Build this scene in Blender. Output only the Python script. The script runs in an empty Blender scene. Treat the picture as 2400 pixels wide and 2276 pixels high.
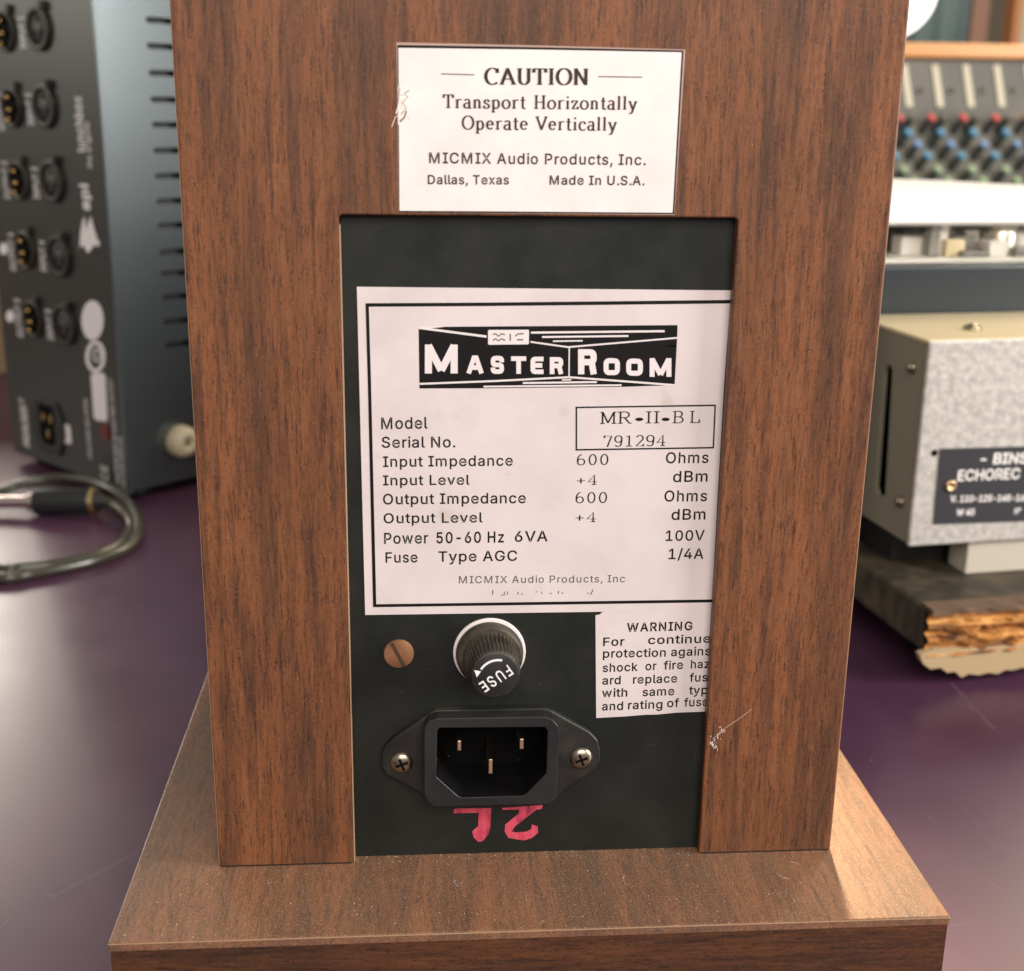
import bpy, bmesh, math, random, json
from mathutils import Matrix, Vector
from mathutils.geometry import tessellate_polygon, delaunay_2d_cdt
S = 0.001
C = bpy.context.scene.collection
sc = bpy.context.scene

# ---------------------------------------------------------------- camera
F_PX, PW, PH = 3017.9, 2400.0, 2276.0
PITCH, YAW, ROLL = 0.2852, 0.0752, 0.0142
CAM = Vector((-12.43, -257.45, 164.57))
_f = Vector((math.sin(YAW)*math.cos(PITCH), math.cos(YAW)*math.cos(PITCH), -math.sin(PITCH)))
_r = Vector((math.cos(YAW), -math.sin(YAW), 0)); _u = _r.cross(_f)
R_ = math.cos(ROLL)*_r + math.sin(ROLL)*_u
U_ = -math.sin(ROLL)*_r + math.cos(ROLL)*_u
cd = bpy.data.cameras.new('camera'); cam = bpy.data.objects.new('camera', cd); C.objects.link(cam)
cam.matrix_world = Matrix(((R_.x, U_.x, -_f.x, CAM.x*S), (R_.y, U_.y, -_f.y, CAM.y*S), (R_.z, U_.z, -_f.z, CAM.z*S), (0, 0, 0, 1)))
cd.sensor_width = 36; cd.lens = 36*F_PX/PW; cd.clip_start = 0.01; cd.clip_end = 50
cd.dof.use_dof = True; cd.dof.focus_distance = 0.285; cd.dof.aperture_fstop = 19
sc.camera = cam

# ---------------------------------------------------------------- world, lamps, exposure
w = bpy.data.worlds.new('World'); sc.world = w; w.use_nodes = True
w.node_tree.nodes['Background'].inputs[0].default_value = (0.95, 0.90, 0.84, 1)
w.node_tree.nodes['Background'].inputs[1].default_value = 0.30
sc.view_settings.view_transform = 'Standard'; sc.view_settings.look = 'None'
sc.view_settings.exposure = 0.0; sc.view_settings.gamma = 1
def area(name, loc, target, sx, sy, power, col):
    l = bpy.data.lights.new(name, 'AREA'); l.shape = 'RECTANGLE'; l.size = sx*S; l.size_y = sy*S
    l.energy = power; l.color = col
    o = bpy.data.objects.new(name, l); C.objects.link(o)
    o.location = Vector(loc)*S
    o.rotation_euler = (Vector(target)-Vector(loc)).to_track_quat('-Z', 'Y').to_euler()
    return o
area('window_light_right', (1150, -290, 480), (0, 0, 80), 420, 560, 18.0, (0.98, 0.95, 0.92))
area('window_light_front', (150, -900, 700), (10, 0, 60), 900, 600, 12.0, (1.0, 0.90, 0.84))
area('window_light_back_left', (-960, 1750, 610), (-300, 200, 0), 520, 320, 12.0, (1.0, 0.92, 0.80))
area('left_fill_lamp', (-1500, 700, 520), (-250, 200, 150), 500, 500, 4.0, (1.0, 0.95, 0.84))  # added lamp out of view, gives the rack panel something to reflect
area('window_light_back_right', (900, 1000, 900), (300, 300, 60), 320, 420, 7.5, (1.0, 0.82, 0.56))
l = bpy.data.lights.new('sunbeam', 'SPOT'); l.energy = 190; l.color = (1.0, 0.76, 0.48); l.spot_size = math.radians(6.8); l.spot_blend = .35; l.shadow_soft_size = .045
o = bpy.data.objects.new('sunbeam', l); C.objects.link(o); o.location = Vector((175, 760, 900))*S
o.rotation_euler = (Vector((56, 22, 0))-Vector((175, 760, 900))).to_track_quat('-Z', 'Y').to_euler()

# ---------------------------------------------------------------- helpers
def ray(px, py): return ((px-PW/2)*R_ - (py-PH/2)*U_ + F_PX*_f).normalized()
def hit(px, py, p0, n):
    d = ray(px, py); n = Vector(n); return CAM + d*((Vector(p0)-CAM).dot(n)/d.dot(n))
def onY(px, py, y): return hit(px, py, (0, y, 0), (0, 1, 0))
def onZ(px, py, z): return hit(px, py, (0, 0, z), (0, 0, 1))
WM = {}                                                    # my own record of world matrices (mm)
def root(name, label, cat, loc, rz=0, group=None):
    o = bpy.data.objects.new(name, None); C.objects.link(o); o.empty_display_size = .02
    o.location = Vector(loc)*S; o.rotation_euler = (0, 0, rz)
    WM[o.name] = Matrix.Translation(Vector(loc)) @ Matrix.Rotation(rz, 4, 'Z')
    o['label'] = label; o['category'] = cat
    if group: o['group'] = group
    return o
def tag(o, label=None, cat=None, group=None, kind=None):
    if label: o['label'] = label
    if cat: o['category'] = cat
    if group: o['group'] = group
    if kind: o['kind'] = kind
    return o
def link(name, vf, mat, parent=None, smooth=False, bevel=0, seg=2, auto=None):
    """vf: (verts in world mm, faces) -> ONE mesh object in the parent's frame"""
    v, f = vf
    M = WM[parent.name].inverted() if parent else Matrix.Identity(4)
    me = bpy.data.meshes.new(name)
    me.from_pydata([tuple((M @ Vector(p))*S) for p in v], [], f)
    bm = bmesh.new(); bm.from_mesh(me)
    bmesh.ops.recalc_face_normals(bm, faces=bm.faces) if not smooth == 'flat' else None
    bm.to_mesh(me); bm.free()
    if smooth is True: me.polygons.foreach_set('use_smooth', [True]*len(me.polygons))
    me.materials.append(mat); me.update()
    o = bpy.data.objects.new(name, me); C.objects.link(o)
    if parent: o.parent = parent; WM[o.name] = WM[parent.name]
    else: WM[o.name] = Matrix.Identity(4)
    if auto and smooth is True:
        me.set_sharp_from_angle(angle=math.radians(auto))
    if bevel:
        b = o.modifiers.new('bevel', 'BEVEL'); b.width = bevel*S; b.segments = seg; b.limit_method = 'ANGLE'; b.angle_limit = math.radians(35)
        b.harden_normals = False
    return o
def join(*vfs):
    V, F = [], []
    for v, f in vfs:
        n = len(V); V += [Vector(p) for p in v]; F += [tuple(i+n for i in q) for q in f]
    return V, F
ID = Matrix.Identity(4)
def box(x0, x1, y0, y1, z0, z1, M=ID):
    v = [M @ Vector((x, y, z)) for x in (x0, x1) for y in (y0, y1) for z in (z0, z1)]
    return v, [(0, 1, 3, 2), (4, 6, 7, 5), (0, 4, 5, 1), (2, 3, 7, 6), (0, 2, 6, 4), (1, 5, 7, 3)]
def prism(outer, holes, o, a, b, n, t):
    """polygons in (a,b) plane through o, front face at o, body going t along n"""
    o, a, b, n = Vector(o), Vector(a), Vector(b), Vector(n)
    loops = [outer]+list(holes)
    tri = tessellate_polygon([[Vector((p[0], p[1], 0)) for p in L] for L in loops])
    pts = [p for L in loops for p in L]; N = len(pts)
    v = [o+a*p[0]+b*p[1] for p in pts]+[o+a*p[0]+b*p[1]+n*t for p in pts]
    f = [tuple(q) for q in tri]+[tuple(i+N for i in reversed(q)) for q in tri]
    k = 0
    for L in loops:
        m = len(L)
        for i in range(m):
            j = (i+1) % m; f.append((k+i, k+j, k+j+N, k+i+N))
        k += m
    return v, f
XZ = ((1, 0, 0), (0, 0, 1), (0, 1, 0))
def plate(outer, holes, y, t, x0=0, z0=0): return prism(outer, holes, (x0, y, z0), *XZ, t)
def ngon_plate(outline, y, t):
    N = len(outline); v = [Vector((p[0], y, p[1])) for p in outline]+[Vector((p[0], y+t, p[1])) for p in outline]
    return v, [tuple(range(N)), tuple(range(2*N-1, N-1, -1))]+[(i, (i+1) % N, (i+1) % N+N, i+N) for i in range(N)]
def rrect(x0, x1, z0, z1, r, n=5, corners=(1, 1, 1, 1)):
    out = []
    for (cx, cz, a0, k) in ((x1-r, z1-r, 0, 0), (x0+r, z1-r, 90, 1), (x0+r, z0+r, 180, 2), (x1-r, z0+r, 270, 3)):
        if corners[k]:
            for i in range(n+1):
                a = math.radians(a0+90*i/n); out.append((cx+r*math.cos(a), cz+r*math.sin(a)))
        else: out.append(((x1, z1), (x0, z1), (x0, z0), (x1, z0))[k])
    return out
def circ(cx, cz, r, n=32, rz=None): return [(cx+r*math.cos(2*math.pi*i/n), cz+(rz or r)*math.sin(2*math.pi*i/n)) for i in range(n)]
def lathe(prof, o, ax, n=48, ribs=None):
    """prof: list of (radius, distance along ax)"""
    ax = Vector(ax).normalized(); o = Vector(o)
    a = ax.orthogonal().normalized(); b = ax.cross(a)
    v, f = [], []
    for k, (r, h) in enumerate(prof):
        for i in range(n):
            t = 2*math.pi*i/n; rr = r
            if ribs and ribs[0] <= k <= ribs[1]: rr = r*(1+(.05 if i % 4 < 2 else -.03))
            v.append(o+ax*h+(a*math.cos(t)+b*math.sin(t))*rr)
    for k in range(len(prof)-1):
        for i in range(n):
            j = (i+1) % n; f.append((k*n+i, k*n+j, (k+1)*n+j, (k+1)*n+i))
    if prof[0][0] > 1e-6: f.append(tuple(range(n)))
    if prof[-1][0] > 1e-6: f.append(tuple((len(prof)-1)*n+i for i in range(n)))
    return v, f
def smoothpath(p, n=8):
    p = [Vector(q) for q in p]; P = [2*p[0]-p[1]]+p+[2*p[-1]-p[-2]]; out = []
    for i in range(1, len(P)-2):
        for k in range(n):
            t = k/n; a, b, c, d = P[i-1:i+3]
            out.append(.5*((2*b)+(c-a)*t+(2*a-5*b+4*c-d)*t*t+(3*b-a-3*c+d)*t**3))
    return out+[p[-1]]
def tube(path, r, n=12):
    v, f = [], []
    for i, p in enumerate(path):
        d = (path[min(i+1, len(path)-1)]-path[max(i-1, 0)]).normalized()
        a = d.cross(Vector((0, 0, 1))); a = a.normalized() if a.length > 1e-4 else d.orthogonal().normalized(); b = d.cross(a)
        for k in range(n): v.append(p+(a*math.cos(2*math.pi*k/n)+b*math.sin(2*math.pi*k/n))*r)
    for i in range(len(path)-1):
        for k in range(n):
            j = (k+1) % n; f.append((i*n+k, i*n+j, (i+1)*n+j, (i+1)*n+k))
    f += [tuple(range(n)), tuple((len(path)-1)*n+k for k in range(n))]
    return v, f

# ---------------------------------------------------------------- materials
def mat(name, col, rough=.5, metal=0, spec=.5, coat=0):
    m = bpy.data.materials.new(name); m.use_nodes = True; b = m.node_tree.nodes['Principled BSDF']
    b.inputs['Base Color'].default_value = (*col, 1); b.inputs['Roughness'].default_value = rough
    b.inputs['Metallic'].default_value = metal; b.inputs['Specular IOR Level'].default_value = spec
    b.inputs['Coat Weight'].default_value = coat; b.inputs['Coat Roughness'].default_value = .12
    return m
class NT:
    def __init__(s, m): s.m = m; s.t = m.node_tree; s.n = s.t.nodes; s.b = s.n['Principled BSDF']; s.tc = s.n.new('ShaderNodeTexCoord').outputs['Object']
    def L(s, a, b): s.t.links.new(a, b)
    def map(s, scale, loc=(0, 0, 0), src=None, rot=(0, 0, 0)):
        k = s.n.new('ShaderNodeMapping'); k.inputs['Scale'].default_value = scale; k.inputs['Location'].default_value = loc; k.inputs['Rotation'].default_value = rot
        s.L(src or s.tc, k.inputs['Vector']); return k.outputs[0]
    def noise(s, vec, scale=1, det=4, rough=.55, dist=0):
        k = s.n.new('ShaderNodeTexNoise'); k.inputs['Scale'].default_value = scale; k.inputs['Detail'].default_value = det
        k.inputs['Roughness'].default_value = rough; k.inputs['Distortion'].default_value = dist; s.L(vec, k.inputs['Vector']); return k.outputs['Fac']
    def ramp(s, f, stops, interp='LINEAR'):
        k = s.n.new('ShaderNodeValToRGB'); k.color_ramp.interpolation = interp; e = k.color_ramp.elements
        while len(e) < len(stops): e.new(.5)
        for i, (p, c) in enumerate(stops):
            e[i].position = p; e[i].color = (*c, 1) if len(c) == 3 else c
        s.L(f, k.inputs[0]); return k.outputs['Color']
    def mix(s, a, b, fac, mode='MIX'):
        k = s.n.new('ShaderNodeMix'); k.data_type = 'RGBA'; k.blend_type = mode
        for i, x in ((6, a), (7, b), (0, fac)):
            if hasattr(x, 'links'): s.L(x, k.inputs[i])
            elif i == 0: k.inputs[0].default_value = x
            else: k.inputs[i].default_value = (*x, 1)
        return k.outputs[2]
    def math(s, op, a, b=None, c=None):
        k = s.n.new('ShaderNodeMath'); k.operation = op
        for i, x in enumerate((a, b, c)):
            if x is None: continue
            if hasattr(x, 'links'): s.L(x, k.inputs[i])
            else: k.inputs[i].default_value = x
        return k.outputs[0]
    def bump(s, h, st, dist=.0002):
        k = s.n.new('ShaderNodeBump'); k.inputs['Strength'].default_value = st; k.inputs['Distance'].default_value = dist
        s.L(h, k.inputs['Height']); s.L(k.outputs[0], s.b.inputs['Normal'])
    def col(s, c): s.L(c, s.b.inputs['Base Color'])
    def rough(s, c): s.L(c, s.b.inputs['Roughness'])
BW = lambda v: (v, v, v)
def wood(name, grain='Z', tint=(1, 1, 1), rough=.42, off=(0, 0, 0), dark=.5, dust=0):
    m = mat(name, (.2, .1, .05), rough, spec=.35); n = NT(m)
    ax = {'X': 0, 'Y': 1, 'Z': 2}[grain]
    def sc3(a, l): v = [a, a, a]; v[ax] = l; return tuple(v)
    wob = n.noise(n.map(sc3(45, 9), off), 1, 2)
    wv = n.n.new('ShaderNodeVectorMath'); wv.operation = 'ADD'
    cb = n.n.new('ShaderNodeCombineXYZ'); w2 = n.math('MULTIPLY', n.math('SUBTRACT', wob, .5), .006)
    for i in range(3):
        if i != ax: n.L(w2, cb.inputs[i])
    n.L(n.tc, wv.inputs[0]); n.L(cb.outputs[0], wv.inputs[1])
    jg = n.noise(n.map((1, 1, 1)), 1500, 3, .7); j2 = n.math('MULTIPLY', n.math('SUBTRACT', jg, .5), .0012); cj = n.n.new('ShaderNodeCombineXYZ')
    for i in range(3): n.L(j2, cj.inputs[i])
    wj = n.n.new('ShaderNodeVectorMath'); wj.operation = 'ADD'; n.L(wv.outputs[0], wj.inputs[0]); n.L(cj.outputs[0], wj.inputs[1]); v = wj.outputs[0]
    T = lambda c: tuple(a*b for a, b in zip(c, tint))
    band = n.noise(n.map(sc3(135, 9), off, v), 1, 5, .65)
    base = n.ramp(band, [(.30, T((.092, .045, .027))), (.42, T((.128, .058, .031))), (.53, T((.188, .078, .037))), (.63, T((.222, .092, .043))), (.76, T((.170, .075, .040)))])
    st = n.noise(n.map(sc3(520, 34), (off[0]+3, off[1]+5, off[2]+1), v), 1, 5, .66, .3)
    c = n.mix(base, T((.056, .031, .023)), n.ramp(st, [(.48, BW(0)), (.68, BW(dark+.35))]))
    st2 = n.noise(n.map(sc3(1150, 95), (7, 2, 9), v), 1, 5, .68)
    c = n.mix(c, T((.215, .103, .056)), n.ramp(st2, [(.52, BW(0)), (.72, BW(.50))]))
    c = n.mix(c, T((.050, .027, .021)), n.ramp(st2, [(.30, BW(.6)), (.46, BW(0))]))
    pore = n.noise(n.map(sc3(2700, 210), (1, 8, 4), v), 1, 3, .6)
    c = n.mix(c, T((.028, .016, .013)), n.ramp(pore, [(.54, BW(0)), (.64, BW(.72))]))
    fl = n.noise(n.map(sc3(3600, 900), (1, 8, 4)), 1, 2, .5)
    c = n.mix(c, T((.36, .22, .15)), n.ramp(fl, [(.62, BW(0)), (.78, BW(.38))]))
    gr = n.noise(n.map(sc3(1700, 500), (3, 3, 1)), 1, 3, .65)
    c = n.mix(c, n.ramp(gr, [(.25, BW(.62)), (.5, BW(1)), (.75, BW(1.0))]), .8, 'MULTIPLY')
    if dust:
        dn = n.noise(n.map((1, 1, 1)), 60, 4, .6); d2 = n.noise(n.map((1, 1, 1)), 2600, 2, .6)
        c = n.mix(c, (.26, .185, .125), n.ramp(dn, [(.3, BW(dust*.6)), (.7, BW(dust))])); c = n.mix(c, (.42, .31, .22), n.ramp(d2, [(.54, BW(0)), (.72, BW(.55))]))
    n.col(c); n.rough(n.ramp(st2, [(.3, BW(rough-.06)), (.7, BW(rough+.1))]))
    n.bump(n.math('ADD', n.math('MULTIPLY', pore, -1), n.math('MULTIPLY', fl, .5)), .35, .00006)
    return m
M = {}
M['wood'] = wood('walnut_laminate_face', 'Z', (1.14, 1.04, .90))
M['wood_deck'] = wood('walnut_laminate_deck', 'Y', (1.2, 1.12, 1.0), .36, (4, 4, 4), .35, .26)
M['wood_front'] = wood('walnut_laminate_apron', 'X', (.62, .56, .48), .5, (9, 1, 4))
M['edge'] = mat('chipboard_and_lit_edge', (.42, .27, .16), .7)
def dusty(name, col, dust=(.16, .14, .11), amt=.35, rough=.45, sc_=260, spec=.5, speck=.7):
    m = mat(name, col, rough, spec=spec); n = NT(m)
    a = n.noise(n.map((1, 1, 1)), sc_*.2, 5, .6); b = n.noise(n.map((1, 1, 1)), sc_*6, 2, .5)
    f = n.ramp(a, [(.42, BW(0)), (.75, BW(amt))])
    c = n.mix(col, dust, f); c = n.mix(c, tuple(min(1, x*2.2) for x in dust), n.ramp(b, [(.70, BW(0)), (.78, BW(speck))]))
    n.col(c); n.rough(n.ramp(a, [(.3, BW(rough-.08)), (.7, BW(rough+.15))])); n.bump(b, .15, .00003)
    return m
M['panel'] = dusty('dark_green_black_metal', (.010, .0128, .0105), (.028, .029, .024), .55, .42, 260, .35, .3)
M['black'] = dusty('black_plastic', (.012, .013, .014), (.045, .042, .032), .4, .42)
M['blackdust'] = dusty('dusty_black_plastic', (.011, .011, .010), (.045, .042, .030), .7, .42, 500)
M['fuse'] = dusty('dusty_fuse_plastic', (.016, .015, .012), (.115, .095, .062), .95, .5, 700)
M['cavity'] = mat('socket_cavity', (.004, .004, .004), .8, spec=.1)
M['ink'] = mat('black_ink', (.004, .003, .003), .6, spec=.25)
M['ink2'] = mat('worn_grey_ink', (.10, .08, .075), .6)
M['white'] = mat('white_paint', (.85, .84, .84), .45)
def paper(name, col, stain, rough):
    m = mat(name, col, rough, spec=.4); n = NT(m)
    a = n.noise(n.map((1, 1, 1)), 60, 5, .6); b = n.noise(n.map((1, 1, 1)), 900, 3, .5); d = n.noise(n.map((1, 1, 1), (.3, .1, .7)), 130, 2, .5)
    c = n.mix(col, tuple(x*.88 for x in col), n.ramp(a, [(.4, BW(0)), (.7, BW(1))]))
    c = n.mix(c, stain, n.ramp(d, [(.67, BW(0)), (.78, BW(.5))]))
    c = n.mix(c, (.3, .22, .18), n.ramp(b, [(.74, BW(0)), (.80, BW(.45))])); n.col(c)
    return m
M['paper'] = paper('rating_plate_paint', (.74, .665, .65), (.56, .47, .41), .38)
M['paper2'] = paper('caution_sticker_film', (.93, .86, .83), (.85, .74, .70), .25)
M['clear'] = mat('clear_sticker_rim', (.50, .36, .30), .2)
M['foil'] = mat('torn_foil', (.92, .87, .82), .3, 0)
M['brass'] = mat('brass_pin', (.85, .62, .40), .28, 1.0)
M['copper'] = dusty('coppery_screw', (.20, .085, .035), (.42, .22, .12), .6, .42, 900)
M['screw'] = mat('dull_steel_screw', (.40, .35, .26), .3, 1.0)
M['washer'] = mat('pale_washer', (.88, .80, .78), .35)
m = M['red'] = mat('red_marker_ink', (.55, .035, .075), .45); n = NT(m); n.col(n.ramp(n.noise(n.map((500, 500, 160)), 1, 4, .6), [(.3, (.28, .03, .06)), (.45, (.56, .055, .10)), (.7, (.70, .12, .17))]))
M['dust'] = mat('dust', (.75, .62, .48), .9)
M['web'] = mat('pale_lint', (.85, .78, .72), .8)

# ---------------------------------------------------------------- lettering
def ribbon(pts, wfun, t0):
    """flat stroke in 2D -> quads; returns verts (x,z,level), faces"""
    v, f = [], []; n = len(pts)
    for i, p in enumerate(pts):
        a = pts[max(i-1, 0)]; b = pts[min(i+1, n-1)]
        dx, dy = b[0]-a[0], b[1]-a[1]; L = math.hypot(dx, dy) or 1; dx /= L; dy /= L
        h = wfun(dx, dy)/2; v += [(p[0]-dy*h, p[1]+dx*h, t0), (p[0]+dy*h, p[1]-dx*h, t0)]
    for i in range(n-1): f.append((2*i, 2*i+1, 2*i+3, 2*i+2))
    return v, f
def arc(cx, cy, rx, ry, a0, a1, n=12): return [(cx+rx*math.cos(math.radians(a0+(a1-a0)*i/n)), cy+ry*math.sin(math.radians(a0+(a1-a0)*i/n))) for i in range(n+1)]
# serif strokes: cap height 1, x-height .66 ; 's' entries are serif bars (x, y, halfwidth)
G = {
 'C': (.78, [arc(.42, .5, .36, .49, 48, 312, 20), [(.66, .98), (.67, .70)]], [(.64, .80, 0)]),
 'A': (.82, [[(.08, .02), (.40, .98)], [(.38, 1), (.74, .02)], [(.20, .34), (.58, .34)]], [(.10, 0, .12), (.72, 0, .14)]),
 'U': (.84, [[(.18, 1), (.18, .33)]+arc(.42, .30, .24, .28, 180, 360, 10)+[(.66, 1)]], [(.18, 1, .14), (.66, 1, .12)]),
 'T': (.74, [[(.37, 0), (.37, 1)], [(.04, .97), (.70, .97)], [(.06, .98), (.05, .74)], [(.68, .98), (.69, .74)]], [(.37, 0, .15)]),
 'I': (.42, [[(.21, 0), (.21, 1)]], [(.21, 0, .15), (.21, 1, .15)]),
 'O': (.86, [arc(.43, .5, .36, .49, 0, 360, 28)], []),
 'N': (.88, [[(.17, 0), (.17, 1)], [(.15, 1), (.69, .02)], [(.70, 0), (.70, 1)]], [(.17, 0, .12), (.14, 1, .10), (.70, 1, .12)]),
 'H': (.86, [[(.18, 0), (.18, 1)], [(.68, 0), (.68, 1)], [(.18, .5), (.68, .5)]], [(.18, 0, .14), (.18, 1, .14), (.68, 0, .14), (.68, 1, .14)]),
 'V': (.80, [[(.08, .98), (.40, .02)], [(.40, .02), (.72, .98)]], [(.10, 1, .14), (.70, 1, .12)]),
 'M': (.98, [[(.16, 0), (.16, 1)], [(.16, 1), (.47, .08)], [(.47, .08), (.80, 1)], [(.80, 0), (.80, 1)]], [(.16, 0, .13), (.12, 1, .09), (.80, 0, .14), (.84, 1, .09)]),
 'R': (.84, [[(.18, 0), (.18, 1)], [(.18, .98), (.42, .98)]+arc(.44, .74, .22, .24, 90, -90, 10)+[(.18, .5)], [(.42, .5), (.70, .02)]], [(.18, 0, .14), (.12, 1, .09), (.74, 0, .08)]),
 'B': (.80, [[(.18, 0), (.18, 1)], [(.18, .98), (.42, .98)]+arc(.42, .75, .20, .23, 90, -90, 10)+[(.18, .52)], [(.42, .52)]+arc(.43, .27, .25, .25, 90, -90, 10)+[(.18, .02)]], [(.12, 0, .08), (.12, 1, .08)]),
 'L': (.74, [[(.20, 0), (.20, 1)], [(.20, .02), (.64, .02)], [(.64, 0), (.66, .28)]], [(.18, 0, .10), (.20, 1, .14)]),
 'r': (.50, [[(.17, 0), (.17, .64)], arc(.36, .44, .19, .20, 180, 55, 6)], [(.17, 0, .13), (.12, .64, .07)]),
 'a': (.58, [arc(.27, .50, .16, .16, 160, 0, 8)+[(.43, .12)]+arc(.50, .08, .07, .08, 180, 320, 5), [(.43, .40)]+arc(.25, .19, .17, .18, 80, 360, 16)], []),
 'n': (.66, [[(.16, 0), (.16, .64)], arc(.32, .43, .16, .21, 180, 0, 8)+[(.48, 0)]], [(.16, 0, .11), (.12, .64, .06), (.48, 0, .11)]),
 's': (.48, [arc(.24, .48, .145, .155, 30, 215, 9)[:-1]+[(.24, .33)]+arc(.23, .17, .17, .165, 60, -150, 10), [(.38, .62), (.38, .48)], [(.07, .20), (.07, .03)]], []),
 'p': (.66, [[(.16, -.30), (.16, .64)], arc(.34, .32, .20, .32, 150, -150, 16)], [(.16, -.30, .12), (.11, .64, .06)]),
 'o': (.62, [arc(.31, .32, .24, .32, 0, 360, 22)], []),
 't': (.42, [[(.20, .88), (.20, .16)]+arc(.30, .13, .10, .12, 180, 330, 6), [(.05, .62), (.38, .62)]], []),
 'i': (.34, [[(.17, 0), (.17, .64)], [(.17, .82), (.17, .94)]], [(.17, 0, .12), (.12, .64, .06)]),
 'z': (.54, [[(.07, .62), (.44, .62)], [(.44, .62), (.09, .03)], [(.08, .03), (.47, .03)], [(.08, .63), (.07, .46)], [(.46, .0), (.47, .20)]], []),
 'l': (.34, [[(.17, 0), (.17, 1)]], [(.17, 0, .12), (.12, 1, .06)]),
 'y': (.62, [[(.10, .62), (.32, .04)], [(.54, .62), (.30, -.12)]+arc(.17, -.14, .12, .14, 0, -130, 6)], [(.11, .64, .11), (.52, .64, .10)]),
 'e': (.58, [[(.08, .36), (.49, .36)]+arc(.29, .34, .20, .30, 0, 320, 20)], []),
 'c': (.54, [arc(.30, .32, .22, .32, 45, 315, 16), [(.45, .58), (.45, .46)]], []),
 '-': (.50, [[(.06, .36), (.44, .36)]], []), ' ': (.40, [], []), '.': (.3, [[(.1, 0), (.1, .09)]], []),
 '7': (.66, [[(.10, .96), (.56, .96), (.30, 0)], [(.10, 1), (.10, .78)]], []),
 '9': (.66, [arc(.32, .68, .22, .29, 0, 360, 18), [(.54, .68), (.50, .30)]+arc(.30, .25, .20, .23, 0, -150, 8)], []),
 '1': (.66, [[(.33, 0), (.33, .98), (.14, .86)]], [(.33, 0, .20)]),
 '2': (.66, [arc(.32, .72, .21, .26, 160, -30, 10)+[(.10, .03), (.56, .03)], [(.56, 0), (.56, .20)]], []),
 '4': (.66, [[(.44, 0), (.44, .98), (.08, .30), (.60, .30)]], [(.44, 0, .14)]),
 '6': (.66, [arc(.33, .29, .23, .28, 0, 360, 18), [(.10, .29)]+arc(.40, .45, .30, .52, 185, 95, 8)], []),
 '0': (.66, [arc(.33, .49, .22, .48, 0, 360, 22)], []),
 '+': (.66, [[(.08, .42), (.58, .42)], [(.33, .16), (.33, .68)]], []),
}
def serif2d(s, thin, thick, space=0):
    V, F = [], []; x = 0; lv = 0
    wf = lambda dx, dy: thin+(thick-thin)*abs(dy)**1.3
    for ch in s:
        adv, st, se = G[ch]
        parts = [[(p[0]+x, p[1]) for p in q] for q in st if len(q) > 1]
        parts += [[(x+a-h, b+(-thin*.5 if b >= .6 else thin*.5)), (x+a+h, b+(-thin*.5 if b >= .6 else thin*.5))] for a, b, h in se if h]
        for q in parts:
            lv += 1; v, f = ribbon(q, wf if ch != '-' else (lambda a, b: thick), (lv % 7))
            n = len(V); V += v; F += [tuple(i+n for i in g) for g in f]
        x += adv+space
    return V, F
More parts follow.
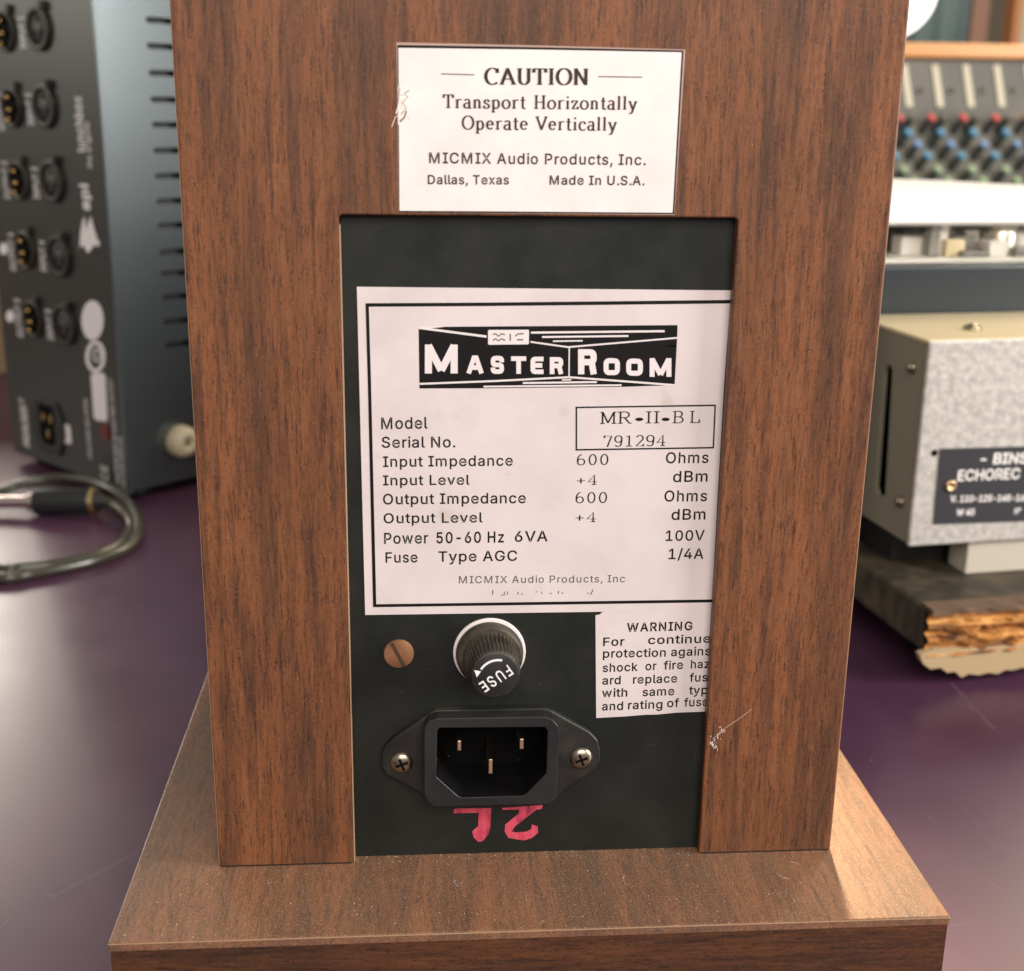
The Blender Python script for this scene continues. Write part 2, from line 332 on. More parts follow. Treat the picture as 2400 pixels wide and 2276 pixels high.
GL = json.loads(r'''{",":[188,[[38,-119,68,71,137,71,84,-119]]],"-":[453,[[337,244,337,188,114,188,114,244]]],".":[188,[[95,-4,78,-1,63,9,53,24,50,41,53,59,63,73,78,83,95,87,113,83,128,73,138,59,141,41,138,24,128,9,113,-1]]],"/":[249,[[235,533,71,-76,14,-76,178,533]]],"0":[453,[[227,-7,174,1,130,24,95,62,69,113,53,178,48,254,53,330,69,395,95,447,130,484,174,508,227,516,279,508,323,484,358,447,384,395,400,330,405,254,400,178,384,113,359,62,323,24,279,1],[227,50,261,56,290,74,313,103,330,144,340,194,344,254,340,314,330,365,313,405,290,435,261,453,227,460,192,453,163,435,140,405,123,365,113,314,109,254,113,194,123,144,140,103,163,74,192,56]]],"1":[453,[[76,0,76,55,391,55,391,0],[276,509,276,0,212,0,212,448,86,358,86,427,198,509]]],"2":[453,[[64,0,64,47,282,282,299,305,311,327,318,348,320,371,317,397,308,419,293,436,273,449,250,457,224,460,196,457,172,447,153,433,139,413,130,390,127,362,66,362,71,405,86,442,111,473,143,496,182,511,225,516,268,511,306,497,337,474,361,445,376,411,381,372,378,345,371,318,357,290,336,259,267,180,153,60,389,57,389,0]]],"3":[453,[[218,-7,173,-3,133,10,98,30,70,57,52,91,44,132,109,132,115,107,126,87,144,71,165,59,191,52,219,50,248,53,275,61,297,74,315,93,325,116,329,145,326,172,316,196,299,217,275,234,242,244,201,248,157,248,157,299,288,448,70,452,70,509,372,509,372,461,211,278,211,289,264,288,308,276,344,253,371,222,387,186,393,145,387,103,370,66,344,36,309,12,266,-2]]],"4":[453,[[40,105,40,158,247,509,311,509,109,166,413,163,413,105],[282,0,282,318,343,318,343,0]]],"5":[453,[[221,-7,178,-2,140,11,108,32,83,60,66,93,60,130,122,130,127,108,138,89,154,73,173,60,196,52,221,50,250,53,276,64,298,82,314,104,324,131,328,162,324,193,314,221,297,244,275,262,248,273,218,277,192,275,167,268,145,258,128,246,67,253,96,509,366,509,366,452,151,452,134,301,155,315,178,325,203,331,229,334,263,330,294,321,321,306,345,285,364,260,379,231,388,199,391,163,385,117,369,76,343,41,309,15,268,-1]]],"6":[453,[[226,-7,182,-1,142,15,109,40,84,74,69,115,64,162,68,199,80,239,102,285,137,340,252,509,322,509,151,261,145,261,165,288,179,299,196,307,214,312,235,314,278,309,316,295,346,271,370,240,384,201,389,157,384,112,368,73,343,39,310,14,271,-2],[226,48,254,52,279,63,299,79,314,101,324,128,327,157,324,187,314,213,299,235,279,251,254,262,226,265,198,262,174,252,153,235,138,214,128,188,125,158,128,128,138,102,153,79,174,63,198,52]]],"7":[453,[[97,0,323,448,62,452,62,509,391,509,391,449,165,0]]],"8":[453,[[226,-7,178,-2,136,11,101,33,74,62,57,96,52,135,55,166,65,195,81,220,101,241,125,256,153,265,119,282,93,308,76,342,70,380,75,417,90,450,114,477,146,498,184,511,226,516,269,511,306,498,337,477,361,450,377,417,382,380,376,342,359,308,333,282,300,267,327,256,351,241,372,220,387,195,397,166,401,135,395,96,378,62,352,33,317,11,275,-2],[226,49,258,52,285,60,307,74,323,91,333,113,337,139,333,165,322,189,305,208,283,223,256,232,226,235,196,232,169,223,147,208,130,189,119,165,115,139,119,113,129,91,145,74,167,60,195,52],[226,290,252,292,274,300,293,313,307,330,316,351,319,376,316,399,308,420,294,437,275,449,252,457,226,460,200,457,177,449,159,437,145,420,136,399,133,376,136,351,145,330,159,313,178,300,201,292]]],"9":[453,[[226,516,271,510,310,494,343,468,368,434,384,393,389,347,385,309,373,270,350,224,315,168,200,0,130,0,301,248,307,248,287,221,273,210,257,202,238,196,218,195,175,199,137,214,106,237,83,269,68,307,64,352,69,397,85,436,110,469,143,494,182,510],[226,460,199,457,174,446,154,429,138,407,129,381,125,352,129,322,138,295,154,274,174,257,199,247,226,243,254,247,279,257,299,273,314,295,324,321,327,350,324,381,314,407,299,429,279,446,254,457]]],"A":[480,[[16,0,201,509,276,509,463,0,395,0,264,372,232,478,245,478,191,302,85,0],[110,142,110,199,370,199,370,142]]],"B":[456,[[60,0,60,509,241,509,289,504,329,491,359,469,381,442,394,410,398,374,395,344,387,320,373,301,356,286,336,275,315,267,315,262,339,257,363,245,385,227,402,203,414,173,418,136,413,100,400,67,377,39,344,18,301,4,247,0],[125,57,245,57,296,63,330,80,349,105,355,137,352,161,342,184,327,203,306,218,279,228,248,231,125,231],[125,285,238,285,265,288,288,296,308,309,323,326,333,348,336,372,330,403,313,429,283,446,240,452,125,452]]],"C":[510,[[267,-7,205,1,150,25,104,63,70,115,48,179,40,254,48,329,70,393,104,445,150,484,205,508,267,516,305,513,340,504,373,490,402,471,427,447,448,418,463,385,473,348,408,348,401,373,389,395,375,413,357,428,337,440,315,449,292,454,267,456,223,450,184,432,150,403,125,364,109,314,103,254,109,194,125,145,151,105,184,76,223,59,267,53,292,55,315,60,337,69,357,81,375,96,389,114,401,136,408,160,473,160,463,124,448,91,428,62,402,38,373,19,341,5,305,-4]]],"D":[502,[[219,0,96,0,96,57,215,57,272,63,318,81,354,110,379,149,394,198,399,255,394,312,379,361,354,399,320,428,275,446,221,452,93,452,93,509,225,509,294,501,353,478,399,441,433,391,455,329,462,255,455,181,433,119,398,68,351,31,291,8],[125,509,125,0,60,0,60,509]]],"E":[419,[[60,0,60,509,372,509,372,452,125,452,125,286,355,286,355,229,125,229,125,57,375,57,375,0]]],"F":[410,[[60,0,60,509,369,509,369,452,125,452,125,278,346,278,346,221,125,221,125,0]]],"G":[520,[[269,-7,205,1,149,25,104,64,69,116,47,179,40,254,47,329,69,393,103,445,149,484,203,508,265,516,304,513,340,504,374,489,403,469,429,445,449,416,465,384,474,349,408,349,399,372,387,393,373,411,356,427,337,439,315,448,291,454,265,456,222,450,183,432,150,404,125,364,109,314,103,254,109,194,125,145,151,105,184,76,224,59,269,53,309,57,345,71,374,93,396,123,410,160,415,202,434,199,283,199,283,256,478,256,478,200,471,141,451,91,419,50,377,19,326,0]]],"H":[517,[[60,0,60,509,125,509,125,289,392,289,392,509,457,509,457,0,392,0,392,232,125,232,125,0]]],"I":[300,[[31,0,31,57,118,57,118,452,31,452,31,509,269,509,269,452,183,452,183,57,269,57,269,0]]],"K":[467,[[104,145,104,216,212,344,364,509,448,509,231,276],[60,0,60,509,125,509,125,0],[372,0,188,259,228,309,449,0]]],"L":[393,[[60,0,60,509,125,509,125,57,361,57,361,0]]],"M":[628,[[60,0,60,509,152,509,322,49,307,49,352,187,476,509,568,509,568,0,504,0,507,457,513,457,456,291,342,0,286,0,112,457,119,457,122,291,122,0]]],"N":[523,[[60,0,60,509,136,509,388,107,414,55,405,54,399,195,399,509,463,509,463,0,387,0,108,452,119,454,125,291,125,0]]],"O":[533,[[267,-7,205,1,150,25,105,63,70,115,48,179,40,254,48,329,70,393,105,445,150,484,205,508,267,516,329,508,384,484,429,445,464,393,486,329,493,254,486,179,464,115,429,63,384,25,329,1],[267,53,310,59,349,76,383,105,408,144,425,194,430,254,425,314,408,365,383,404,349,433,310,450,267,456,223,450,184,433,151,404,125,364,109,314,103,254,109,194,125,144,151,105,184,76,223,59]]],"P":[445,[[60,0,60,509,235,509,289,503,332,487,366,462,390,430,404,391,409,348,404,304,390,265,366,233,332,207,289,191,235,186,109,186,109,242,233,242,269,246,297,256,318,272,333,294,342,319,344,348,342,376,333,402,318,423,297,439,268,449,232,452,125,452,125,0]]],"Q":[533,[[245,159,313,159,468,-48,401,-48],[267,-7,205,1,150,25,105,63,70,115,48,179,40,254,48,329,70,393,105,445,150,484,205,508,267,516,329,508,384,484,429,445,464,393,486,329,493,254,486,179,464,115,429,63,384,25,329,1],[267,53,310,59,349,76,383,105,408,144,425,194,430,254,425,314,408,365,383,404,349,433,310,450,267,456,223,450,184,433,151,404,125,364,109,314,103,254,109,194,125,144,151,105,184,76,223,59]]],"R":[449,[[60,0,60,509,236,509,290,504,333,489,367,465,390,433,405,395,409,352,405,309,390,271,367,240,333,217,289,203,236,198,96,198,96,255,234,255,269,258,298,267,319,281,334,300,342,324,345,352,342,380,334,405,319,425,298,440,269,449,233,452,125,452,125,0],[353,0,230,229,303,229,428,0]]],"S":[447,[[224,-9,172,-4,128,9,91,31,64,60,46,96,38,137,104,137,110,110,123,88,142,71,166,59,194,52,224,49,257,52,286,60,311,74,329,92,341,114,346,139,342,161,332,179,316,193,296,205,245,222,184,239,128,260,86,289,60,326,52,372,58,413,75,448,102,476,138,498,180,511,227,516,275,511,316,498,351,476,377,449,394,415,401,378,337,378,326,412,302,437,267,453,225,459,194,456,167,448,145,435,129,418,118,398,115,376,119,352,131,334,148,319,191,300,312,264,336,252,359,238,379,220,395,198,405,171,408,139,403,99,386,64,360,34,323,11,278,-4]]],"T":[449,[[32,452,32,509,417,509,417,452,257,452,257,0,193,0,193,452]]],"U":[517,[[259,-8,203,-2,154,15,114,43,85,80,66,124,60,173,60,509,124,509,124,178,128,144,141,113,160,87,187,68,220,56,259,52,298,56,331,68,357,87,377,113,389,144,393,178,393,509,457,509,457,173,451,124,433,80,403,43,363,15,315,-2]]],"V":[480,[[204,0,16,509,84,509,215,137,248,31,235,31,290,206,395,509,463,509,278,0]]],"W":[686,[[155,0,16,509,82,509,192,67,197,40,189,40,224,196,306,509,380,509,497,40,488,40,523,196,603,509,670,509,530,0,455,0,351,391,336,475,350,475,327,359,230,0]]],"X":[474,[[18,0,217,284,217,236,29,509,104,509,233,312,243,292,232,292,298,400,374,509,446,509,259,239,259,287,456,0,382,0,241,212,230,231,244,231,182,129,91,0]]],"a":[389,[[160,-9,126,-5,94,5,68,22,48,45,35,73,30,108,34,138,43,161,58,179,78,193,100,203,178,220,252,230,265,235,273,243,276,255,273,279,267,297,256,311,240,322,220,329,196,331,171,329,149,322,132,313,118,301,100,274,41,291,57,322,79,346,104,364,133,375,163,382,194,384,239,379,263,372,286,360,306,343,322,320,333,290,337,251,337,0,277,0,277,52,272,52,252,25,236,12,215,1,190,-6],[170,45,202,49,228,59,248,74,263,93,272,115,276,138,276,190,259,182,154,164,134,159,117,150,103,139,95,124,92,105,94,87,102,72,114,61,130,52,149,47]]],"b":[424,[[229,-8,198,-5,172,4,153,17,118,59,112,59,112,0,53,0,53,509,114,509,114,319,118,319,137,346,152,360,171,373,197,381,229,384,274,378,313,361,345,332,370,293,385,245,390,189,385,133,370,84,346,45,313,16,274,-2],[220,47,253,51,279,66,301,88,316,117,325,151,328,189,325,227,316,261,301,290,280,311,253,325,220,330,188,325,161,312,140,291,125,263,116,229,113,189,116,150,125,115,140,86,162,65,188,51]]],"c":[396,[[207,-8,159,-2,117,16,82,46,56,85,40,133,34,187,40,243,56,291,82,330,117,360,159,378,207,384,234,383,260,377,284,368,305,356,324,341,340,322,353,301,362,277,303,262,290,289,270,311,242,325,207,330,173,325,145,310,124,287,108,258,99,224,96,187,99,151,108,117,124,89,145,66,173,51,207,46,243,52,271,66,292,89,304,117,363,102,354,78,341,56,325,37,306,21,285,9,261,-1,235,-6]]],"d":[424,[[195,-8,151,-2,111,16,79,45,55,84,39,133,34,189,39,245,55,293,79,332,112,361,151,378,196,384,228,381,253,373,272,360,298,331,306,319,311,319,311,509,372,509,372,0,313,0,313,59,307,59,287,31,272,17,252,4,227,-5],[205,47,236,51,263,65,284,86,299,115,309,150,312,189,309,229,300,263,284,291,263,312,237,325,205,330,172,325,145,311,124,290,108,261,99,227,96,189,99,151,109,117,124,88,145,66,172,51]]],"e":[404,[[212,-8,161,-2,117,16,82,46,56,85,40,132,34,187,39,242,55,290,81,329,115,359,157,378,205,384,236,382,266,374,294,361,319,341,341,315,357,282,368,242,371,169,75,169,75,221,338,221,310,202,307,237,298,269,283,294,263,314,237,326,205,330,173,326,146,313,125,294,109,270,99,241,96,211,96,178,100,139,110,106,128,80,151,61,179,50,212,46,234,48,254,53,271,61,285,73,297,88,306,105,365,91,353,63,335,39,311,19,283,4,249,-5]]],"f":[254,[[228,379,228,327,6,327,6,379],[81,0,81,432,84,461,96,486,113,505,135,519,161,527,187,530,243,521,227,468,195,474,171,470,154,460,145,443,142,419,142,0]]],"g":[425,[[207,-151,168,-148,134,-140,105,-127,82,-110,64,-91,51,-69,101,-41,122,-66,136,-78,154,-88,178,-95,207,-97,249,-92,282,-75,304,-47,311,-6,311,68,306,68,287,41,272,28,252,16,227,8,195,5,152,10,113,27,80,53,55,90,39,136,34,191,39,246,55,293,80,332,112,361,152,378,196,384,228,382,253,373,273,360,299,331,308,319,313,319,313,379,372,379,372,-9,367,-54,350,-90,324,-117,291,-136,251,-147],[205,59,237,63,264,75,285,95,300,121,309,154,312,193,309,231,300,264,285,291,264,312,237,325,205,330,172,325,145,312,124,290,109,262,99,229,96,193,99,155,109,123,124,96,145,76,172,63]]],"h":[410,[[114,227,114,0,53,0,53,509,114,509,114,287,102,287,124,332,152,362,187,379,227,384,264,380,295,369,321,349,341,321,353,285,357,240,357,0,296,0,296,235,290,275,273,304,246,323,210,329,184,326,161,317,141,303,126,283,117,257]]],"i":[167,[[53,0,53,379,114,379,114,0],[84,443,67,446,54,455,44,468,41,483,44,499,54,512,67,521,84,524,100,521,114,512,123,499,126,483,123,468,114,455,100,446]]],"j":[167,[[53,379,114,379,114,-30,111,-63,102,-90,86,-113,65,-129,37,-139,-10,-143,-10,-87,25,-83,40,-72,50,-54,53,-29],[83,443,67,446,53,455,44,468,41,483,44,499,53,512,67,521,83,524,100,521,114,512,123,499,126,483,123,468,114,455,100,446]]],"k":[381,[[110,137,110,212,121,212,284,379,360,379,184,199,177,199],[53,0,53,509,114,509,114,0],[294,0,148,186,191,229,372,0]]],"l":[189,[[101,3,74,20,58,47,53,84,53,509,114,509,115,77,120,62,130,54,170,54,181,3,151,-2]]],"m":[610,[[53,0,53,379,112,379,112,295,108,295,118,323,132,346,151,363,172,376,195,384,219,386,257,380,287,361,309,331,321,295,312,295,322,321,337,343,357,361,381,375,407,383,437,386,468,383,497,372,522,354,541,328,553,296,557,255,557,0,496,0,496,254,490,289,473,313,447,326,419,330,395,328,374,320,358,307,345,290,338,270,335,247,335,0,274,0,274,260,269,288,253,311,229,326,199,330,178,328,158,320,140,307,126,289,117,266,114,238,114,0]]],"n":[410,[[114,227,114,0,53,0,53,379,112,379,112,287,102,287,124,332,152,362,187,379,227,384,264,380,295,369,321,349,341,321,353,285,357,240,357,0,296,0,296,235,290,275,273,304,246,323,210,329,184,326,161,317,141,303,126,283,117,257]]],"o":[415,[[207,-8,159,-2,117,16,82,46,56,85,40,133,34,187,40,243,56,291,82,330,117,360,159,378,207,384,256,378,299,360,333,330,359,291,376,243,381,187,376,133,359,85,333,46,299,16,256,-2],[207,46,242,51,270,66,292,89,307,117,316,151,319,187,316,224,307,258,292,287,270,310,242,325,207,330,173,325,145,310,124,287,108,258,99,224,96,187,99,151,108,117,124,89,145,66,173,51]]],"p":[424,[[53,-143,53,379,112,379,112,319,118,319,137,346,152,360,171,373,197,381,229,384,274,378,313,361,345,332,370,293,385,245,390,189,385,133,370,84,346,45,313,16,274,-2,229,-8,198,-5,173,4,153,17,118,59,114,59,114,-143],[220,47,253,51,279,66,301,88,316,117,325,151,328,189,325,227,316,261,301,290,280,311,253,325,220,330,188,325,161,312,140,291,125,263,116,229,113,189,116,150,125,115,140,86,162,65,188,51]]],"q":[424,[[372,-143,311,-143,311,59,306,59,287,31,272,17,252,4,227,-5,195,-8,151,-2,111,16,79,45,55,84,39,133,34,189,39,245,55,293,79,332,112,361,151,378,196,384,228,381,253,373,272,360,307,319,313,319,313,379,372,379],[205,47,236,51,263,65,284,86,299,115,309,150,312,189,309,229,300,263,284,291,263,312,237,325,205,330,172,325,145,311,124,290,108,261,99,227,96,189,99,151,109,117,124,88,145,66,172,51]]],"r":[259,[[53,0,53,379,112,379,112,321,130,347,152,367,181,380,243,384,243,322,207,326,182,323,159,315,140,301,126,284,117,262,114,237,114,0]]],"s":[365,[[182,-8,145,-5,112,3,84,18,62,38,45,63,36,94,94,107,105,79,124,60,150,49,181,45,217,50,244,62,262,81,268,103,265,121,254,136,237,147,149,170,104,186,72,208,53,237,47,274,51,305,65,332,87,354,115,370,149,381,187,384,223,381,254,372,279,358,299,339,314,316,324,290,268,277,258,298,243,316,219,328,187,333,156,329,131,317,114,299,109,277,112,258,124,243,144,232,229,209,275,194,306,171,325,142,331,107,326,75,312,47,290,24,260,6,223,-5]]],"t":[227,[[204,379,204,327,6,327,6,379],[65,471,126,471,126,98,128,76,136,61,150,53,202,54,213,2,168,-4,125,2,92,21,72,52,65,93]]],"u":[410,[[182,-5,146,-1,115,11,89,31,69,59,57,95,53,139,53,379,114,379,114,144,119,105,137,75,164,56,200,50,226,53,249,62,268,77,283,97,293,122,296,153,296,379,357,379,357,0,298,0,298,92,307,92,286,47,257,17,222,0]]],"v":[389,[[163,0,17,379,84,379,177,121,206,21,184,21,224,155,305,379,371,379,226,0]]],"w":[567,[[138,0,23,379,87,379,165,91,175,41,165,41,206,214,252,379,316,379,392,91,402,41,391,41,434,214,480,379,545,379,429,0,368,0,277,338,291,338,248,172,199,0]]],"x":[379,[[21,0,171,218,171,171,29,379,100,379,207,206,175,206,233,306,282,379,352,379,209,169,209,214,358,0,287,0,173,182,205,182,148,85,91,0]]],"y":[389,[[47,-139,61,-86,88,-90,104,-89,118,-84,130,-74,141,-58,163,-1,17,379,84,379,177,121,206,21,184,21,224,155,305,379,371,379,204,-58,191,-85,177,-107,159,-124,139,-136,117,-143,77,-145]]],"z":[380,[[42,0,42,46,254,320,48,323,48,379,333,379,333,331,126,60,339,56,339,0]]],"\u00b0":[316,[[158,283,128,287,101,298,77,316,59,340,47,367,43,397,47,428,59,455,77,479,101,497,128,509,158,513,188,509,216,497,239,479,257,455,269,428,273,397,269,367,257,340,239,316,216,298,188,287],[158,334,175,336,190,343,203,353,213,366,220,381,222,397,220,414,213,430,203,443,190,453,175,459,158,462,141,459,126,453,113,443,103,430,97,414,95,397,97,381,103,366,113,353,126,343,141,336]]]}''')          # plain sans outlines, units of 1/1000
def _area(L): return sum(L[i-1][0]*L[i][1]-L[i][0]*L[i-1][1] for i in range(len(L)))/2
def _inside(p, L):
    c = False
    for i in range(len(L)):
        a, b = L[i-1], L[i]
        if (a[1] > p[1]) != (b[1] > p[1]) and p[0] < (b[0]-a[0])*(p[1]-a[1])/(b[1]-a[1])+a[0]: c = not c
    return c
_gc = {}
def glyph(ch, bold):
    if (ch, bold) in _gc: return _gc[ch, bold]
    adv, Ls = GL[ch]; Ls = [[(q[i]/1000, q[i+1]/1000) for i in range(0, len(q), 2)] for q in Ls]; out = []
    for k, L in enumerate(Ls):
        pr_ = L+[((L[i-1][0]+L[i][0])/2, (L[i-1][1]+L[i][1])/2) for i in range(len(L))]; hole = sum(all(_inside(p, M2) for p in pr_) for j, M2 in enumerate(Ls) if j != k) % 2
        if (_area(L) > 0) == bool(hole): L = L[::-1]
        R2 = []
        for i in range(len(L)):
            a, b, c = Vector(L[i-1]), Vector(L[i]), Vector(L[(i+1) % len(L)])
            u, v = (b-a).normalized(), (c-b).normalized(); n1, n2 = Vector((u.y, -u.x)), Vector((v.y, -v.x)); m_ = n1+n2
            m_ = m_/max(.5, m_.dot(m_)/2) if m_.length > 1e-6 else n1
            R2.append((b.x+m_.x*bold, b.y+m_.y*bold))
        out.append(R2)
    pts = [p for L in out for p in L]; ed = []; k = 0
    for L in out: ed += [(k+i, k+(i+1) % len(L)) for i in range(len(L))]; k += len(L)
    r_ = delaunay_2d_cdt([Vector(p) for p in pts], ed, [], 0, 1e-6); vv = [(p.x, p.y) for p in r_[0]]; T_ = []
    for t in r_[2]:
        c = (sum(vv[i][0] for i in t)/3, sum(vv[i][1] for i in t)/3)
        if sum((1 if _area(L) > 0 else -1) for L in out if _inside(c, L)) > 0: T_.append(tuple(t))
    _gc[ch, bold] = (adv/1000, vv, T_); return _gc[ch, bold]
def sans2d(s, bold=0, space=1.0):
    V, F = [], []; x = 0
    for ch in s:
        if ch == ' ': x += .21*space; continue
        adv, P_, T_ = glyph(ch, bold); n = len(V)
        V += [(p[0]+x, p[1], 0) for p in P_]; F += [tuple(i+n for i in t) for t in T_]; x += adv*(2*space-1)
    return V, F
CAPH = None
def put(vf, A, B, up, cap, n, lift=.02, capunit=1.0):
    """fit 2D lettering so that its baseline spans A..B (world mm); cap = cap height in mm; n = normal out of the surface"""
    V, F = vf; x0 = min(p[0] for p in V); x1 = max(p[0] for p in V)
    A, B, n = Vector(A), Vector(B), Vector(n).normalized(); d = (B-A)/(x1-x0); up = Vector(up)-Vector(up).project(B-A); up.normalize()
    return [A+d*(p[0]-x0)+up*(p[1]*cap/capunit)+n*(lift+p[2]*.004) for p in V], F
_cu = sans2d('H'); CAPU = max(p[1] for p in _cu[0])

def union2d(vf):
    V, F = vf; r_ = delaunay_2d_cdt([Vector((p[0], p[1])) for p in V], [(f[i-1], f[i]) for f in F for i in range(len(f))], [], 0, 1e-4)
    vv = [(p.x, p.y) for p in r_[0]]; P_ = [[V[i] for i in f] for f in F]; T_ = []
    for t in r_[2]:
        c = (sum(vv[i][0] for i in t)/3, sum(vv[i][1] for i in t)/3)
        if any(_inside(c, q) for q in P_): T_.append(tuple(t))
    return [(p[0], p[1], 0) for p in vv], T_
class Face:
    """lettering laid on a plane, addressed by where it sits"""
    def __init__(s, p0, n, zoom=(0, 0, 1)): s.p0 = Vector(p0); s.n = Vector(n).normalized(); s.z = zoom; s.vf = []
    def P(s, x, y): return hit(s.z[0]+x/s.z[2], s.z[1]+y/s.z[2], s.p0, s.n)
    def text(s, t, x0, y0, x1, y1, cap, kind='sans', **k):
        A, B = s.P(x0, y0), s.P(x1, y1); up = s.P(x0+(y1-y0)*0, y0-cap)-A
        capmm = up.length
        if kind == 'sans': s.vf.append(put(sans2d(t, **k), A, B, up, capmm, s.n, capunit=CAPU))
        else: s.vf.append(put(serif2d(t, **k), A, B, up, capmm, s.n))
    def poly(s, pts, lift=.02):
        s.vf.append(([s.P(*p)+s.n*lift for p in pts], [tuple(range(len(pts)))]))
    def line(s, pts, wpx, lift=.02):
        v, f = ribbon(pts, lambda a, b: wpx, 0); s.vf.append(([s.P(p[0], p[1])+s.n*lift for p in v], f))
    def make(s, name, m, parent): 
        o = link(name, join(*s.vf), m, parent, smooth='flat'); s.vf = []; return o
def Z(x0, y0, k): return (x0, y0, k)

# ================================================================ THE SETTING
TZ = -38.0
m = mat('plum_table_top', (.085, .035, .06), .32, spec=.4); n = NT(m)
a = n.noise(n.map((1, 1, 1)), 7, 4, .6); b = n.noise(n.map((1, 1, 1)), 500, 3, .6); c3 = n.noise(n.map((60, 900, 1), rot=(0, 0, .7)), 1, 3, .6)
c = n.mix((.064, .026, .052), (.108, .044, .082), n.ramp(a, [(.35, BW(0)), (.7, BW(1))]))
c = n.mix(c, (.32, .24, .27), n.ramp(b, [(.72, BW(0)), (.80, BW(.4))]))
c = n.mix(c, (.22, .15, .19), n.ramp(c3, [(.70, BW(0)), (.80, BW(.3))])); n.col(c)
n.rough(n.ramp(a, [(.3, BW(.27)), (.7, BW(.40))])); n.bump(a, .05, .001)
link('table_top', box(-1100, 1300, -500, 1900, TZ-30, TZ), m)['kind'] = 'structure'
m = mat('pale_wall_paint', (.42, .34, .25), .8)
link('back_wall', box(-2600, 2800, 2300, 2340, -800, 1900), m)['kind'] = 'structure'
# scratches on the table
fc = Face((0, 0, TZ), (0, 0, 1), Z(1500, 1600, 2.198))
fc.line([(1600, 0), (1680, 80), (1720, 130), (1775, 190), (1832, 245)], 4.5); fc.line([(1690, 85), (1705, 150)], 4)
fc.line([(1470, 680), (1525, 720)], 4); fc.line([(1660, 640), (1810, 820)], 2.5); fc.line([(1600, 1250), (1690, 1240)], 2.5)
fc.z = Z(0, 1600, 2.198); fc.line([(715, 870), (560, 950), (270, 1105)], 5); fc.line([(240, 1085), (280, 1105)], 6); fc.line([(0, 1262), (60, 1205)], 4)
fc.z = Z(0, 1000, 3.752); fc.line([(1030, 1500), (960, 1530), (880, 1545)], 5)
tag(fc.make('table_scratches', mat('scuffed_plum', (.15, .09, .125), .5), None), kind='stuff')

# ================================================================ THE REVERB CABINET
XL, XR, CL, CR, CT, YF, BL, BR, YP = -57.75, 82.33, -27.70, 51.39, 144.16, -26.59, -76.34, 100.25, 2.64
TOP, DEP = 275.0, 112.0
unit = root('reverb_cabinet', 'walnut laminate cabinet on a wide plinth, power socket and white labels in its recess', 'audio cabinet', (12.3, 40, TZ))
# front board with the cut-out (rounded top corners, open at the bottom)
rr = .9
cut = [(CL, 0)]+[(CL+rr-rr*math.cos(a), CT-rr+rr*math.sin(a)) for a in [math.pi/2*i/6 for i in range(7)]]+[(CR-rr+rr*math.sin(a), CT-rr+rr*math.cos(a)) for a in [math.pi/2*i/6 for i in range(7)]]+[(CR, 0)]
outline = [(XL, 0), (XL, TOP), (XR, TOP), (XR, 0)]+cut[::-1]
board = link('back_board', ngon_plate(outline, 0, 2.6), M['wood'], unit, bevel=.35)
link('side_panel', box(XL+.15, XL+3.2, 2.62, DEP, 0, TOP-.2), M['wood'], unit, bevel=.2)
link('side_panel', box(XR-3.2, XR-.15, 2.62, DEP, 0, TOP-.2), M['wood'], unit, bevel=.2)
link('top_panel', box(XL+3.3, XR-3.3, 2.62, DEP, TOP-4, TOP-.2), M['wood'], unit)
# pale outer edges; the cut-out strip has its edge highlight put into the colour
def strip(name, x0, x1, z0, z1, y=-.02, t=.25): return box(x0, x1, y, y+t, z0, z1)
link('pale_lit_edge', join(box(CL+.02, CL+.22, .05, 2.5, .2, CT-2), box(XL-.06, XL+.06, .25, 2.4, .3, TOP-1), box(XR-.06, XR+.06, .25, 2.4, .3, TOP-1)), M['edge'], unit)
# plinth
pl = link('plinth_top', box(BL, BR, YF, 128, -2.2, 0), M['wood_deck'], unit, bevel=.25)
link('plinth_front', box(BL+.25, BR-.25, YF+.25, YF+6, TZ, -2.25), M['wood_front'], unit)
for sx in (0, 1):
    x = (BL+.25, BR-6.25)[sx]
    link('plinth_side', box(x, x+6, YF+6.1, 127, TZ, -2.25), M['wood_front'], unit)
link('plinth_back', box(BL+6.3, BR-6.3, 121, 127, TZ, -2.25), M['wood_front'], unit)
link('lamination_edge', box(BL-.02, BR+.02, YF-.06, YF+.2, -.45, -.22), M['edge'], unit)

link('glue_line', box(XL+.5, CL-.5, -.12, 1.5, .02, .28), mat('dark_joint', (.02, .012, .008), .9), unit)
link('glue_line', box(CR+.5, XR-.5, -.12, 1.5, .02, .28), bpy.data.materials['dark_joint'], unit)
# metal panel, with an opening for the socket
z4 = Z(840, 1600, 3.297)
def P4(x, y, yy): return onY(z4[0]+x/z4[2], z4[1]+y/z4[2], yy)
YB = YP-5.6                                                # front face of the socket body
op = [P4(*q, YB) for q in ((608, 372), (625, 352), (1440, 347), (1462, 368), (1452, 703), (1297, 862), (1270, 878), (800, 890), (770, 878), (603, 730))]
op2 = [(p.x, p.z) for p in op]
panel = link('metal_panel', plate([(CL-1.5, .1), (CR+1.5, .1), (CR+1.5, CT+1.5), (CL-1.5, CT+1.5)], [op2], YP, 1.2), M['panel'], unit)
